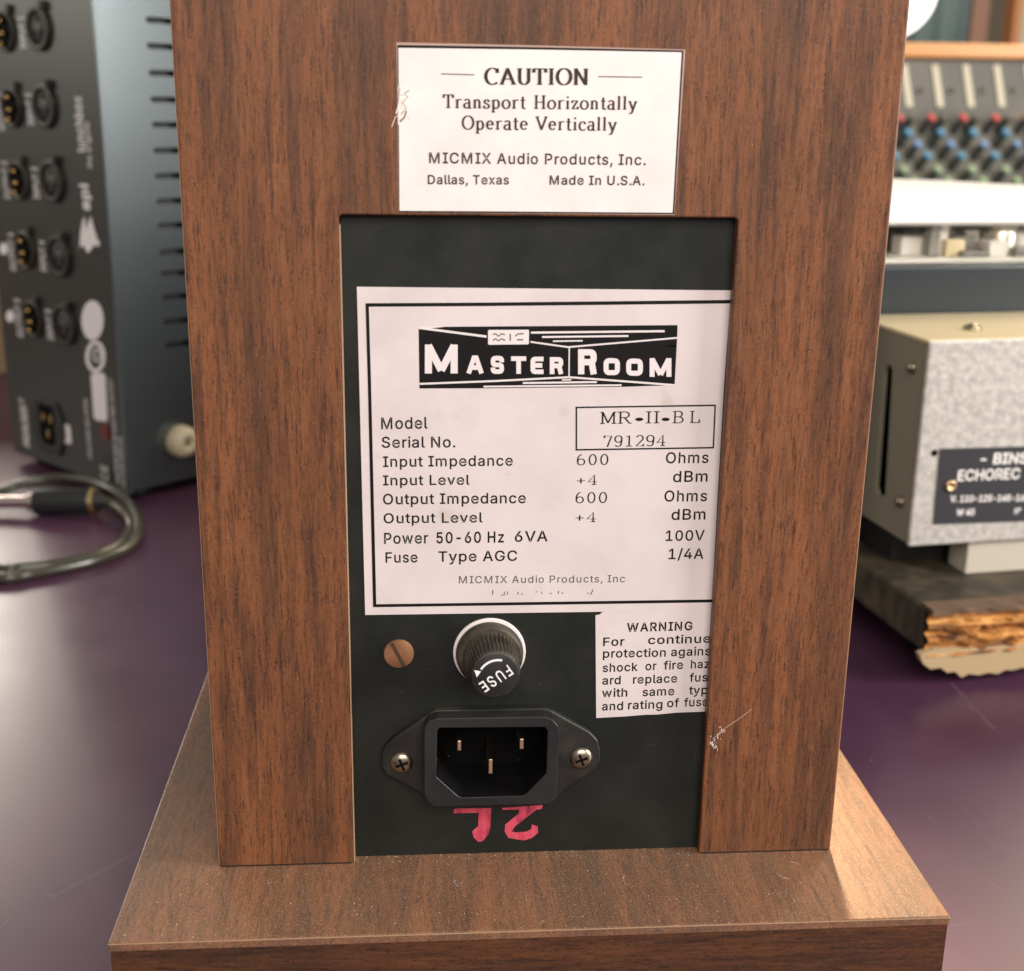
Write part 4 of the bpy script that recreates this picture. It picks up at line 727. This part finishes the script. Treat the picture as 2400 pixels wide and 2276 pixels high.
# printing on the panel: words run up the panel
def vtext(t, px, py, hpx, wpx, m, name='lettering', bold=.016):
    """centre px,py ; length along the vertical hpx ; glyph height across wpx"""
    cz = PL(px, py); top = PL(px, py-hpx/2); bot = PL(px, py+hpx/2); Wd = abs(PL(px-wpx/2, py).y-PL(px+wpx/2, py).y)
    A = RM @ Vector((0, cz.y-Wd/2, bot.z)); B = RM @ Vector((0, cz.y-Wd/2, top.z))
    return put(sans2d(t, bold=bold, space=1.05), A, B, R3 @ Vector((0, 1, 0)), Wd, nx, lift=.08, capunit=CAPU)
mw = mat('panel_print_white', (.95, .91, .90), .5)
pr = []
for i, (px, py) in enumerate(((52, 76), (70, 256), (84, 429), (100, 600), (116, 761))): pr.append(vtext('INPUT %d' % (i+1), px, py, 76-i*1.5, 13, mw))
for i, (px, py) in enumerate(((1, 262), (14, 422), (28, 590), (44, 745))): pr.append(vtext('OUTPUT %d' % (i+2), px, py, 88, 13, mw))
pr.append(vtext('lunchbox', 186, 290, 130, 19, mw)); pr.append(vtext('the original', 207, 340, 108, 11, mw, bold=.006)); pr.append(vtext('api', 199, 462, 62, 19, mw, bold=.03))
pr.append(vtext('REAR INPUT', 56, 988, 108, 11, mw)); pr.append(vtext('POWER', 62, 1000, 92, 9, mw)); pr.append(vtext('CAUTION NO OPEN', 206, 1005, 136, 9, mw, bold=.006))
pr.append(vtext('CAUTION RISK OF ELECTRIC OUTPUT', 268, 1010, 240, 10, mw, bold=.006)); pr.append(vtext('CAUTION RISK NO', 286, 1085, 120, 8, mw, bold=.006)); pr.append(vtext('CE', 245, 1108, 34, 16, mw, bold=.006))
def ppoly(pts, lift=.08): return ([RM @ (PL(*p)+Vector((-lift, 0, 0))) for p in pts], [tuple(range(len(pts)))])
pr.append(ppoly([(186, 590), (189, 545), (193, 520), (198, 506), (203, 540), (206, 525), (213, 506), (219, 530), (228, 560), (234, 568), (232, 578), (221, 574), (217, 580), (206, 594), (197, 577), (188, 577)]))
pr.append(ppoly(circ(217, 751, 26, 28, 47))); pr.append(ppoly(circ(9, 583, 10, 14, 14))); pr.append(ppoly(circ(24, 741, 10, 14, 14)))
pr.append(ppoly([(144, 1000), (148, 993), (160, 995), (165, 1002), (168, 1040), (150, 1040)]))
pr.append(ppoly([(222, 873), (243, 875), (247, 880), (252, 980), (249, 988), (226, 985), (220, 978), (213, 880)]))
def pring(cx, cz, rx, rz, w_, lift=.08):
    v, f = ribbon(arc(cx, cz, rx, rz, 0, 360, 28), lambda a, b: w_, 0); return [RM @ (PL(p[0], p[1])+Vector((-lift, 0, 0))) for p in v], f
pr.append(pring(224, 836, 19, 33, 9)); pr.append(pring(227, 832, 7, 15, 4))
# drop 'NO' style glyphs missing from the outline table happens in sans2d
tag(link('panel_lettering', join(*pr), mw, rack, smooth='flat'), kind='stuff')
link('red_switch', ([RM @ (PL(*p)+Vector((-1.2 if k < 4 else 0, 0, 0))) for k, p in enumerate([(240, 994), (256, 996), (259, 1030), (243, 1028)]*2)], [(0, 1, 2, 3), (0, 1, 5, 4), (1, 2, 6, 5), (2, 3, 7, 6), (3, 0, 4, 7)]), mat('dark_red_plastic', (.16, .012, .012), .35), rack)

# ================================================================ LEFT: CABLE WITH JACK PLUG, LYING ON THE TABLE
mc = mat('olive_black_cable', (.045, .043, .027), .28, spec=.7, coat=.4); NT(mc)
def cpt(x, y, z): p = hit(x/3.752, 1000+y/3.752, (0, 0, z), (0, 0, 1)); return p
cab = root('jack_cable', 'coiled olive black cable with a black and silver jack plug lying on the purple table', 'cable', cpt(600, 900, TZ))
oA = [cpt(x, y, TZ+2.6+h) for x, y, h in ((-700, 900, 0), (-420, 700, 0), (0, 570, 1), (200, 500, 3), (500, 452, 5), (800, 482, 6), (1000, 560, 5), (1150, 700, 3), (1220, 850, 2), (1195, 980, 1), (1080, 1085, 0), (850, 1170, 0), (600, 1232, 0), (300, 1290, 0), (0, 1330, 0), (-500, 1250, 0), (-760, 1050, 0))]
oB = [cpt(x, y, TZ+2.6+h) for x, y, h in ((880, 650, 6), (1000, 680, 5), (1095, 760, 3), (1150, 860, 1), (1130, 950, 0), (1040, 1040, 0), (800, 1140, 0), (500, 1205, 0), (200, 1235, 0), (0, 1245, 0), (-500, 1150, 0))]
link('cable_loop', tube(smoothpath(oA), 2.5, 12), mc, cab, smooth=True); link('cable_loop', tube(smoothpath(oB), 2.3, 12), mc, cab, smooth=True)
a = cpt(880, 655, TZ+8); b = cpt(300, 660, TZ+7); ax = (b-a).normalized(); Lp = (b-a).length
pg = link('jack_plug', lathe([(2.6, -3), (4.2, 0), (6.4, 3), (6.8, 6), (6.8, Lp-8), (6.6, Lp-1), (5.0, Lp)], a, ax, 36), mat('black_barrel', (.02, .022, .022), .3), cab, smooth=True, auto=50)
link('jack_shaft', lathe([(4.6, Lp), (4.6, Lp+3), (3.1, Lp+4), (3.1, Lp+22), (2.2, Lp+23), (3.1, Lp+25), (1.0, Lp+30)], a, ax, 24), mat('nickel_shaft', (.85, .70, .66), .18, 1), pg, smooth=True, auto=40)
link('gold_collar', lathe([(6.5, 2.0), (7.1, 2.2), (7.1, 4.2), (6.8, 4.4)], a, ax, 32), mat('gold_ring', (.9, .7, .35), .25, 1), pg, smooth=True, auto=40)

# ================================================================ LEFT BACK: CARTON BEHIND THE RACK UNIT
cbx = root('carton', 'plain tan cardboard carton just behind the rack unit at the far left', 'carton', (-520, 720, TZ), math.radians(8))
mk = mat('tan_cardboard', (.40, .29, .17), .8); CM = WM[cbx.name]
link('carton_body', box(-260, 260, 0, 240, 0, 130, CM), mk, cbx, bevel=1); link('lid_flap', box(-258, 258, 2, 118, 130.5, 133, CM), mk, cbx); link('lid_flap', box(-258, 258, 121, 238, 130.5, 133, CM), mk, cbx)

# ================================================================ RIGHT: WOODEN CASE BOARD WITH CHIPPED CORNER + METAL CHASSIS
AE = math.radians(8.2)
SB, ST = TZ+13.0, TZ+30.0                                 # slab underside / top
e0 = onZ(2168, 1535, SB)
eu = root('echo_unit', 'hammered grey metal tape echo chassis with black name plate on a chipped case board', 'tape echo', (e0.x, e0.y, TZ), AE)
EM = WM[eu.name]; EI = EM.inverted(); E3 = EM.to_3x3(); ex, ey = E3 @ Vector((1, 0, 0)), E3 @ Vector((0, 1, 0))
mslab = dusty('dark_leathercloth', (.034, .028, .018), (.15, .11, .06), .7, .6, 400)
rnd = random.Random(11)
# jagged broken end: contour in local x,z with varying y
def slab_end(n_=46):
    pts = []
    for i in range(n_+1):
        x = i*4.2; j = [(rnd.uniform(-1.3, 1.3)) for _ in range(7)]
        pts.append((x, j))
    return pts
ends = slab_end(); zs_ = [0, .16, .30, .46, .62, .78, 1.0]
V, Fc = [], []
for i, (x, j) in enumerate(ends):
    for k, zf in enumerate(zs_):
        rec = (0.0, 3.2, 1.2, 4.2, 1.4, 3.4, 0.6)[k]
        V.append(EM @ Vector((x+(0 if i else j[k]), rec+j[k]*.7-2, (SB-TZ)+zf*(ST-SB))))
nz = len(zs_)
for i in range(len(ends)-1):
    for k in range(nz-1): Fc.append((i*nz+k, (i+1)*nz+k, (i+1)*nz+k+1, i*nz+k+1))
mb = mat('broken_raw_plywood', (.55, .32, .13), .85); n = NT(mb)
a = n.noise(n.map((30, 30, 330)), 1, 5, .65, .3); c3 = n.noise(n.map((180, 180, 260)), 1, 3, .5)
c = n.ramp(a, [(.36, (.10, .04, .015)), (.45, (.34, .14, .035)), (.54, (.62, .29, .07)), (.70, (.80, .48, .17))]); c = n.mix(c, (.10, .05, .025), n.ramp(c3, [(.62, BW(0)), (.72, BW(.8))])); n.col(c); n.bump(a, .8, .002)
link('broken_ply_edge', (V, Fc), mb, eu)
link('case_board', box(.2, 330, 4.4, 330, SB-TZ, ST-TZ, EM), mslab, eu, bevel=1.2)
# loose slivers standing proud of the break: too many to pick apart
sv = []
for _ in range(150):
    x = rnd.uniform(0, 150); z = SB-TZ+rnd.uniform(1, 15.5); L_ = rnd.uniform(3, 17); h = rnd.uniform(.3, 1.1); p_ = rnd.uniform(.6, 3.4)
    a0, a1 = EM @ Vector((x, 2.5, z)), EM @ Vector((x+L_, 2.8, z+rnd.uniform(-.8, .8))); mdl = EM @ Vector((x+L_*rnd.uniform(.2, .8), -p_, z+rnd.uniform(-.5, .5)))
    sv.append(([a0+Vector((0, 0, h)), a0-Vector((0, 0, h)), a1+Vector((0, 0, h*.4)), a1-Vector((0, 0, h*.4)), mdl+Vector((0, 0, h*.6)), mdl-Vector((0, 0, h*.3))], [(0, 4, 5, 1), (4, 2, 3, 5), (0, 2, 4), (1, 5, 3), (0, 1, 3, 2)]))
tag(link('slivers', join(*sv), mb, eu, smooth='flat'), kind='stuff')
# torn cloth layer along the top and splintered lower ply hanging down
V, Fc = [], []
for i in range(47):
    x = i*4.0; V += [EM @ Vector((x, 6, ST-TZ+.1)), EM @ Vector((x, 6, ST-TZ+1.3)), EM @ Vector((x, -2.6+rnd.uniform(-.7, .7), ST-TZ+.9+rnd.uniform(-.3, .6))), EM @ Vector((x, -2.2, ST-TZ-.8+rnd.uniform(-.6, .3)))]
for i in range(46):
    for a, b in ((0, 1), (1, 2), (2, 3), (3, 0)): Fc.append((i*4+a, (i+1)*4+a, (i+1)*4+b, i*4+b))
link('torn_covering', (V, Fc), mat('brown_torn_covering', (.14, .085, .05), .8), eu)
low = [(z[0], z[1]) for z in ((-3, 1.5), (3, 3), (30, 2), (58, 2.2), (62, -1), (70, 3), (96, 2), (96, -2), (70, -4), (58, -3), (54, -2.5), (50, -6), (44, -8), (43, -8.5), (40, -7.2), (36, -8), (33, -7.6), (30, -9), (26, -8.2), (22, -8.8), (18, -8), (15, -9.2), (12, -6.5), (9, -6.8), (6, -4.5), (2, -4.8), (-1, -2.6), (-2, -1))]
link('splintered_ply', prism(low, [], EM @ Vector((0, -1.5, SB-TZ-.5)), ex, (0, 0, 1), ey, 3.2), mat('pale_splinter', (.42, .31, .17), .9), eu, bevel=.5)
for (x, y) in ((22, 40), (22, 280), (300, 40), (300, 280)):
    link('foot', lathe([(9, -(SB-TZ-.1)), (10, -2), (10, 0)], EM @ Vector((x, y, SB-TZ-.1)), (0, 0, 1), 20), M['black'], eu, smooth=True)
# metal chassis: placed by its lower front corner
yc = 30.0
pf = hit(2129, 1282, EM @ Vector((0, yc, 0)), ey); fl = EI @ pf; x0, zb = fl.x, fl.z
zt = (EI @ hit(2166, 800, EM @ Vector((0, yc, 0)), ey)).z; bk = EI @ hit(2064, 738, (0, 0, zt+TZ), (0, 0, 1)); dp = bk.y-yc
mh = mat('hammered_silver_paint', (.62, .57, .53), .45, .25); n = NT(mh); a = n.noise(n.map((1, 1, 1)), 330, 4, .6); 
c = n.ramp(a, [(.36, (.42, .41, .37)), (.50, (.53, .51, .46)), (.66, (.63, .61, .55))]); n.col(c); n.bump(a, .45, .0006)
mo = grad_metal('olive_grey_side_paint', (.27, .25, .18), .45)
ch = link('chassis_front', box(x0, x0+150, yc, yc+2, zb, zt, EM), mh, eu, bevel=.8, seg=3)
def sprism(pts, x, t, holes=()): return prism(pts, holes, EM @ Vector((x, 0, 0)), ey, (0, 0, 1), ex, t)
def SE(px, py, off=0): return EI @ hit(px, py, EM @ Vector((x0+1-off, 0, 0)), ex)
slot = [SE(2073, 868), SE(2080, 855), SE(2088, 856), SE(2092, 868), SE(2075, 1160), SE(2068, 1166), SE(2057, 1158), SE(2052, 1140)]
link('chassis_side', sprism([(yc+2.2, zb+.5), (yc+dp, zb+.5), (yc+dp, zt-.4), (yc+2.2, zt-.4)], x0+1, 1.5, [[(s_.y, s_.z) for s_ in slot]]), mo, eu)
link('chassis_interior', box(x0+8, x0+145, yc+4, yc+dp-2, zb+1, zt-4, EM), M['cavity'], eu)
mtop = mat('yellow_lit_paint', (.74, .62, .38), .4, .2)  # yellow light on the chassis top is put into this colour
link('chassis_top', box(x0+.6, x0+150, yc+2.2, yc+dp+1, zt-1.6, zt-.1, EM), mtop, eu, bevel=.3)
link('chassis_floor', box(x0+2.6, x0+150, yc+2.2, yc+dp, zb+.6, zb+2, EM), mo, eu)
for k, (px, py) in enumerate(((2139, 862), (2112, 1176))):
    s_ = SE(px, py); link('side_screw', lathe([(0, 2.0), (1.4, 1.8), (2.3, .8), (2.4, 0)], EM @ Vector((x0+1, s_.y, s_.z)), -ex, 18), M['screw'], eu, smooth=True)
tp = EI @ hit(2278, 772, (0, 0, zt+TZ), (0, 0, 1)); link('top_screw', lathe([(3.4, 0), (3.2, 1.2), (1.5, 2.2), (0, 2.3)], EM @ Vector((tp.x, tp.y, zt-.1)), (0, 0, 1), 20), M['screw'], eu, smooth=True)
hp = EI @ hit(2190, 1062, EM @ Vector((0, yc, 0)), ey); link('rivet_hole', lathe([(0, .1), (1.3, .1), (1.4, 0)], EM @ Vector((hp.x, yc, hp.z)), -ey, 14), M['cavity'], eu)
fE = Face(EM @ Vector((0, yc-.6, 0)), -ey, Z(2000, 700, 3.1275))
q = [fE.P(*a) for a in ((640, 1102), (1500, 1078), (1500, 1622), (590, 1655))]
np_ = link('name_plate', (q+[p+ey*.5 for p in q], [(0, 1, 2, 3), (7, 6, 5, 4), (0, 4, 5, 1), (1, 5, 6, 2), (2, 6, 7, 3), (3, 7, 4, 0)]), mat('black_name_plate', (.035, .036, .04), .4), eu)
fE.text('- BINSON -', 930, 1212, 1520, 1200, 74, bold=.022); fE.text('ECHOREC', 762, 1335, 1218, 1318, 74, bold=.018)
fE.text('V. 110-125-145-160-220', 708, 1490, 1420, 1478, 44, bold=.026); fE.text('W 40', 755, 1590, 885, 1586, 44, bold=.026); fE.text('N\u00b0', 1180, 1578, 1225, 1576, 42, bold=.02)
fE.make('lettering', mat('plate_print_white', (.85, .82, .78), .5), np_)
rv = fE.P(711, 1372); link('brass_eyelet', lathe([(2.1, 0), (2.3, .5), (2.0, .9), (1.1, .8), (1.0, .2), (0, .2)], rv, -ey, 20), mat('eyelet_brass', (.70, .50, .28), .35, 1), np_, smooth=True)
# pale block under the chassis at the right, dark spacer behind
pb = hit(2330, 1390, (0, 0, ST), (0, 0, 1)); pbl = EI @ pb
link('pale_bracket', box(pbl.x, pbl.x+60, yc+3, yc+16, ST-TZ+.1, zb-.1, EM), mat('pale_grey_bracket', (.50, .46, .38), .5), eu, bevel=.5)
link('dark_spacer', box(12, 260, yc+22, yc+90, ST-TZ+.1, zb-.2, EM), M['black'], eu)

# ---- main echo case behind the chassis: black upright wall
yk = yc+dp+3
zk = (EI @ hit(2250, 622, EM @ Vector((0, yk, 0)), ey)).z
mgl = mat('glossy_black_panel', (.018, .025, .030), .35, spec=.5)
dk = link('control_deck', box(x0-60, x0+260, yk, yk+230, ST-TZ+.2, zk, EM), mgl, eu, bevel=1.2)
# clear lid with parts under it, then the lid's window glare as a white slab
lid = root('clear_lid', 'clear perspex box with small metal pieces inside, lying on the black echo deck', 'perspex box', EM @ Vector((x0+60, yk+60, zk)), AE)
z1k = (EI @ hit(2250, 528, EM @ Vector((0, yk+8, 0)), ey)).z
mcl = mat('clear_perspex', (.98, .98, .96), .0); b_ = mcl.node_tree.nodes['Principled BSDF']; b_.inputs['Transmission Weight'].default_value = 1; b_.inputs['IOR'].default_value = 1.12
for nm, bb in (('lid_front', (x0-40, x0+220, yk+8, yk+10.5)), ('lid_back', (x0-40, x0+220, yk+118, yk+120))): link(nm, box(*bb, zk+.2, z1k-.3, EM), mcl, lid, bevel=.3)
link('lid_top', box(x0-40, x0+220, yk+10.6, yk+120, z1k-2.2, z1k-.35, EM), mcl, lid)
link('tray', box(x0-39, x0+219, yk+11, yk+117, zk+.2, zk+1.6, EM), mat('cream_tray', (.90, .86, .76), .5), lid)
link('bright_backing', box(x0-39, x0+219, yk+60, yk+62, zk+1.7, z1k-.5, EM), mat('bright_backing_cream', (.90, .87, .80), .5), lid)  # pale sheet added to brighten the view through the lid
mmet = mat('bright_part_metal', (.75, .70, .60), .3, .8); mg_ = mat('grey_part_plastic', (.26, .25, .22), .5)
mwh = mat('white_part_plastic', (.85, .82, .76), .4)
for px, w_, hh, m_, dy in ((2090, 20, .95, mg_, 40), (2118, 10, .6, mwh, 24), (2153, 5, 1, mg_, 18), (2172, 7, 1, mwh, 20), (2196, 9, .55, mtop, 16), (2232, 12, .62, mg_, 22), (2234, 13, .2, mg_, 12), (2262, 7, .8, mwh, 26), (2288, 9, .5, mwh, 14), (2372, 18, .75, mwh, 22), (2385, 24, .3, mg_, 13)):
    c = EI @ hit(px, 600, EM @ Vector((0, yk+30, 0)), ey)
    link('inner_part', box(c.x-w_/2, c.x+w_/2, yk+dy, yk+dy+9, zk+1.7, zk+1.7+(z1k-zk-2.5)*hh, EM), m_, lid, bevel=.8)
c = EI @ hit(2322, 600, EM @ Vector((0, yk+30, 0)), ey)
link('arched_part', lathe([(8.5, 0), (8.5, (z1k-zk)*.55), (7.2, (z1k-zk)*.78), (4, (z1k-zk)*.9), (0, (z1k-zk)*.93)], EM @ Vector((c.x, yk+26, zk+1.7)), (0, 0, 1), 32), mmet, lid, smooth=True, auto=50)
# window reflection on the lid top, shaped as a gently domed white sheet
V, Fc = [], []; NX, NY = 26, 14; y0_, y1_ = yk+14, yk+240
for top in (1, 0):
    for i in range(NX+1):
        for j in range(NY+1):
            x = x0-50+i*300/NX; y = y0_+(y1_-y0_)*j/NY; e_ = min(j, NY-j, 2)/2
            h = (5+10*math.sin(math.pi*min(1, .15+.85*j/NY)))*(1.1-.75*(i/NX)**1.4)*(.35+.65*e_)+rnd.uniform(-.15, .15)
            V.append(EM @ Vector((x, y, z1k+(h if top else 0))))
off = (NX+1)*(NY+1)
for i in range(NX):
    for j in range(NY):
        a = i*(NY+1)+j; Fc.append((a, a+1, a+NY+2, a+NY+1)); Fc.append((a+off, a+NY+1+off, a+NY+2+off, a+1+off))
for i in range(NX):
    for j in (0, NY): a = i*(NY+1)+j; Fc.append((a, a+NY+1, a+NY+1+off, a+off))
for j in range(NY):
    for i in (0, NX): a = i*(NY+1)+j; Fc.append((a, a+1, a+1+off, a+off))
ws_ = link('lid_glare_sheet', (V, Fc), mat('lid_glare_white', (.92, .91, .88), .6), None, smooth=True)
tag(ws_, 'bright white sheet standing in for the window reflection on the clear perspex lid', 'glare')

# ================================================================ RIGHT BACK: MIXING DESK
DY = 900.0
desk = root('mixing_desk', 'large mixing desk with rows of red, blue and green knobs under an orange wooden rail', 'mixing desk', (360, DY, TZ))
def DP(px, py, y): return onY(px, py, y)
zr0, zr1 = DP(2250, 141, DY+60).z, DP(2250, 104, DY+60).z
def tilt(px, py):                                         # knob panel leans back
    z0 = DP(2250, 500, DY).z; z1_ = DP(2250, 262, DY+50).z; nn = Vector((0, -(z1_-z0), 50)).normalized(); return hit(px, py, (0, DY, z0), nn), nn
mdk = dusty('desk_grey_paint', (.17, .165, .135), (.34, .31, .25), .8, .5, 60)
z0 = DP(2250, 500, DY).z; zm = DP(2250, 262, DY+50).z
X0, X1 = 150, 900
link('knob_panel', ([Vector(p) for p in ((X0, DY, z0), (X1, DY, z0), (X1, DY+50, zm), (X0, DY+50, zm), (X0, DY+12, z0-4), (X1, DY+12, z0-4), (X1, DY+56, zm-3), (X0, DY+56, zm-3))], [(0, 1, 2, 3), (7, 6, 5, 4), (0, 4, 5, 1), (1, 5, 6, 2), (2, 6, 7, 3), (3, 7, 4, 0)]), mdk, desk)
link('meter_bridge', box(X0, X1, DY+56.5, DY+64, zm-10, zr0+1), mdk, desk)
link('desk_body', box(X0, X1, DY+14, DY+250, TZ, z0-5), mdk, desk)
link('wooden_rail', box(X0, X1, DY+46, DY+76, zr0+1.1, zr1), mat('orange_varnished_rail', (.92, .42, .12), .3), desk, bevel=2.5, seg=3)
# pale label strips, one per channel, leaning a little
mst = mat('cream_strip', (.93, .86, .62), .5)
for k in range(9):
    x = 2118+k*72.3; a = [DP(x-7, 152, DY+56), DP(x+7, 152, DY+56), DP(x+21, 250, DY+56), DP(x+6, 250, DY+56)]
    link('label_strip', (a+[p+Vector((0, -1.2, 0)) for p in a], [(0, 1, 2, 3), (4, 5, 6, 7), (0, 4, 5, 1), (1, 5, 6, 2), (2, 6, 7, 3), (3, 7, 4, 0)]), mst, desk)
    c = DP(x+38, 213, DY+56); link('bridge_screw', lathe([(0, 1.6), (2.2, 1.2), (2.6, 0)], c, (0, -1, 0), 14), M['screw'], desk, smooth=True)
mkb = mat('knob_black', (.050, .060, .056), .45); caps = {'grey': mat('knob_cap_grey', (.11, .12, .11), .4), 'red': mat('knob_cap_red', (.70, .10, .09), .4), 'blue': mat('knob_cap_blue', (.10, .34, .56), .4), 'pale': mat('knob_cap_pale_blue', (.20, .36, .66), .4), 'green': mat('knob_cap_green', (.36, .52, .30), .4)}
rowsk = [('grey', 2202, 277, 74.6), ('red', 2173, 277, 74.6), ('blue', 2195, 311, 76), ('pale', 2218, 338, 77), ('blue', 2242, 364, 78), ('green', 2188, 397, 79), ('green', 2213, 424, 80), ('green', 2240, 452, 81)]
proto = None; axk = Vector((.34, -.5, .79)).normalized()
kmesh = {}
for cn, px, py, sp in rowsk:
    for k in range(-2, 9):
        x = px+sp*k
        if x < 2040 or x > 2780: continue
        tipP, nn = tilt(x, py); base = tilt(px-13+sp*k, py+30)[0]
        kb = bpy.data.objects.new('knob', None)
        if cn not in kmesh:
            b0 = link('knob', lathe([(3.9, -6), (3.9, 5), (3.7, 11), (3.4, 15.2)], base, axk, 18), mkb, desk, smooth=True, auto=40)
            c0_ = link('knob_cap', lathe([(4.3, 13.4), (4.4, 15.6), (3.4, 16.6), (0, 16.8)], base, axk, 18), caps[cn], b0, smooth=True)
            kmesh[cn] = (b0, c0_, base)
        else:
            b0, c0_, bs = kmesh[cn]; nb = b0.copy(); C.objects.link(nb); nb.parent = desk; nb.location = (base-bs)*S
            nc = c0_.copy(); C.objects.link(nc); nc.parent = nb
# ---- behind the desk: bright lamp, window frame and board
lamp = root('globe_lamp', 'round glowing white lamp partly hidden behind the top right edge of the cabinet', 'lamp', DP(2085, 100, 1250)+Vector((0, 0, -150)))
c = DP(2087, -20, 1250); rl = (DP(2190, -20, 1250)-DP(2087, -20, 1250)).length
gm = mat('lit_opal_glass', (.9, .88, .82), .4); b_ = gm.node_tree.nodes['Principled BSDF']; b_.inputs['Emission Color'].default_value = (1, .95, .84, 1); b_.inputs['Emission Strength'].default_value = 2.2
link('lamp_globe', lathe([(0.001, -rl)]+[(rl*math.cos(math.radians(t)), rl*math.sin(math.radians(t))) for t in range(-80, 90, 10)]+[(0.001, rl)], c, (0, 0, 1), 40), gm, lamp, smooth=True)
link('lamp_stem', lathe([(5, -rl-75), (5, -rl+1)], c, (0, 0, 1), 16), M['black'], lamp)
link('lamp_base', lathe([(45, -rl-87), (45, -rl-80), (8, -rl-75)], c, (0, 0, 1), 32), M['black'], lamp)
link('lamp_shade_cap', lathe([(18, rl-2), (16, rl+8), (0.01, rl+10)], c, (0, 0, 1), 24), M['black'], lamp, smooth=True)
YD = 1500.0
def vp(px, py, y=YD): return onY(px, py, y)
cup_ = root('cupboard', 'brown cupboard door in an orange wooden frame behind the mixing desk', 'cupboard', vp(2320, 100)+Vector((0, 0, -300)))
a, b = vp(2266, 160), vp(2378, -500)
ba = vp(2250, 100)
link('cupboard_door', box(a.x, b.x, YD, YD+20, a.z-160, b.z), mat('brown_door', (.34, .185, .13), .6), cup_, bevel=1)  # door colour lightened to carry the background haze
c1, c2 = vp(2372, 0).x, vp(2392, 0).x
link('frame_post', box(c1, c2, YD-12, YD+20, a.z-160, b.z), mat('orange_frame', (.62, .26, .10), .5), cup_, bevel=2)
link('pale_side', box(c2+.5, c2+400, YD+2, YD+24, a.z-160, b.z), mat('pale_green_side', (.60, .62, .45), .6), cup_)
cur = root('curtain', 'dull blue green curtain hanging left of the brown cupboard door', 'curtain', vp(2180, 100)+Vector((0, 0, -300)))
V, Fc = [], []; xa, xb = vp(1950, 100).x, a.x-1
for i in range(41):
    x = xa+(xb-xa)*i/40; y = YD+14+7*math.sin(i*.9)
    V += [Vector((x, y, a.z-160)), Vector((x, y, b.z)), Vector((x, y+2, a.z-160)), Vector((x, y+2, b.z))]
for i in range(40): k = i*4; Fc += [(k, k+4, k+5, k+1), (k+2, k+3, k+7, k+6), (k+1, k+5, k+7, k+3), (k, k+2, k+6, k+4)]
link('curtain_cloth', (V, Fc), mat('blue_green_cloth', (.19, .26, .26), .8), cur, smooth=True)  # haze over the curtain is mixed into its lighter cloth colour
link('curtain_rail', box(xa-10, xb, YD+30, YD+36, b.z, b.z+6), M['black'], cur)
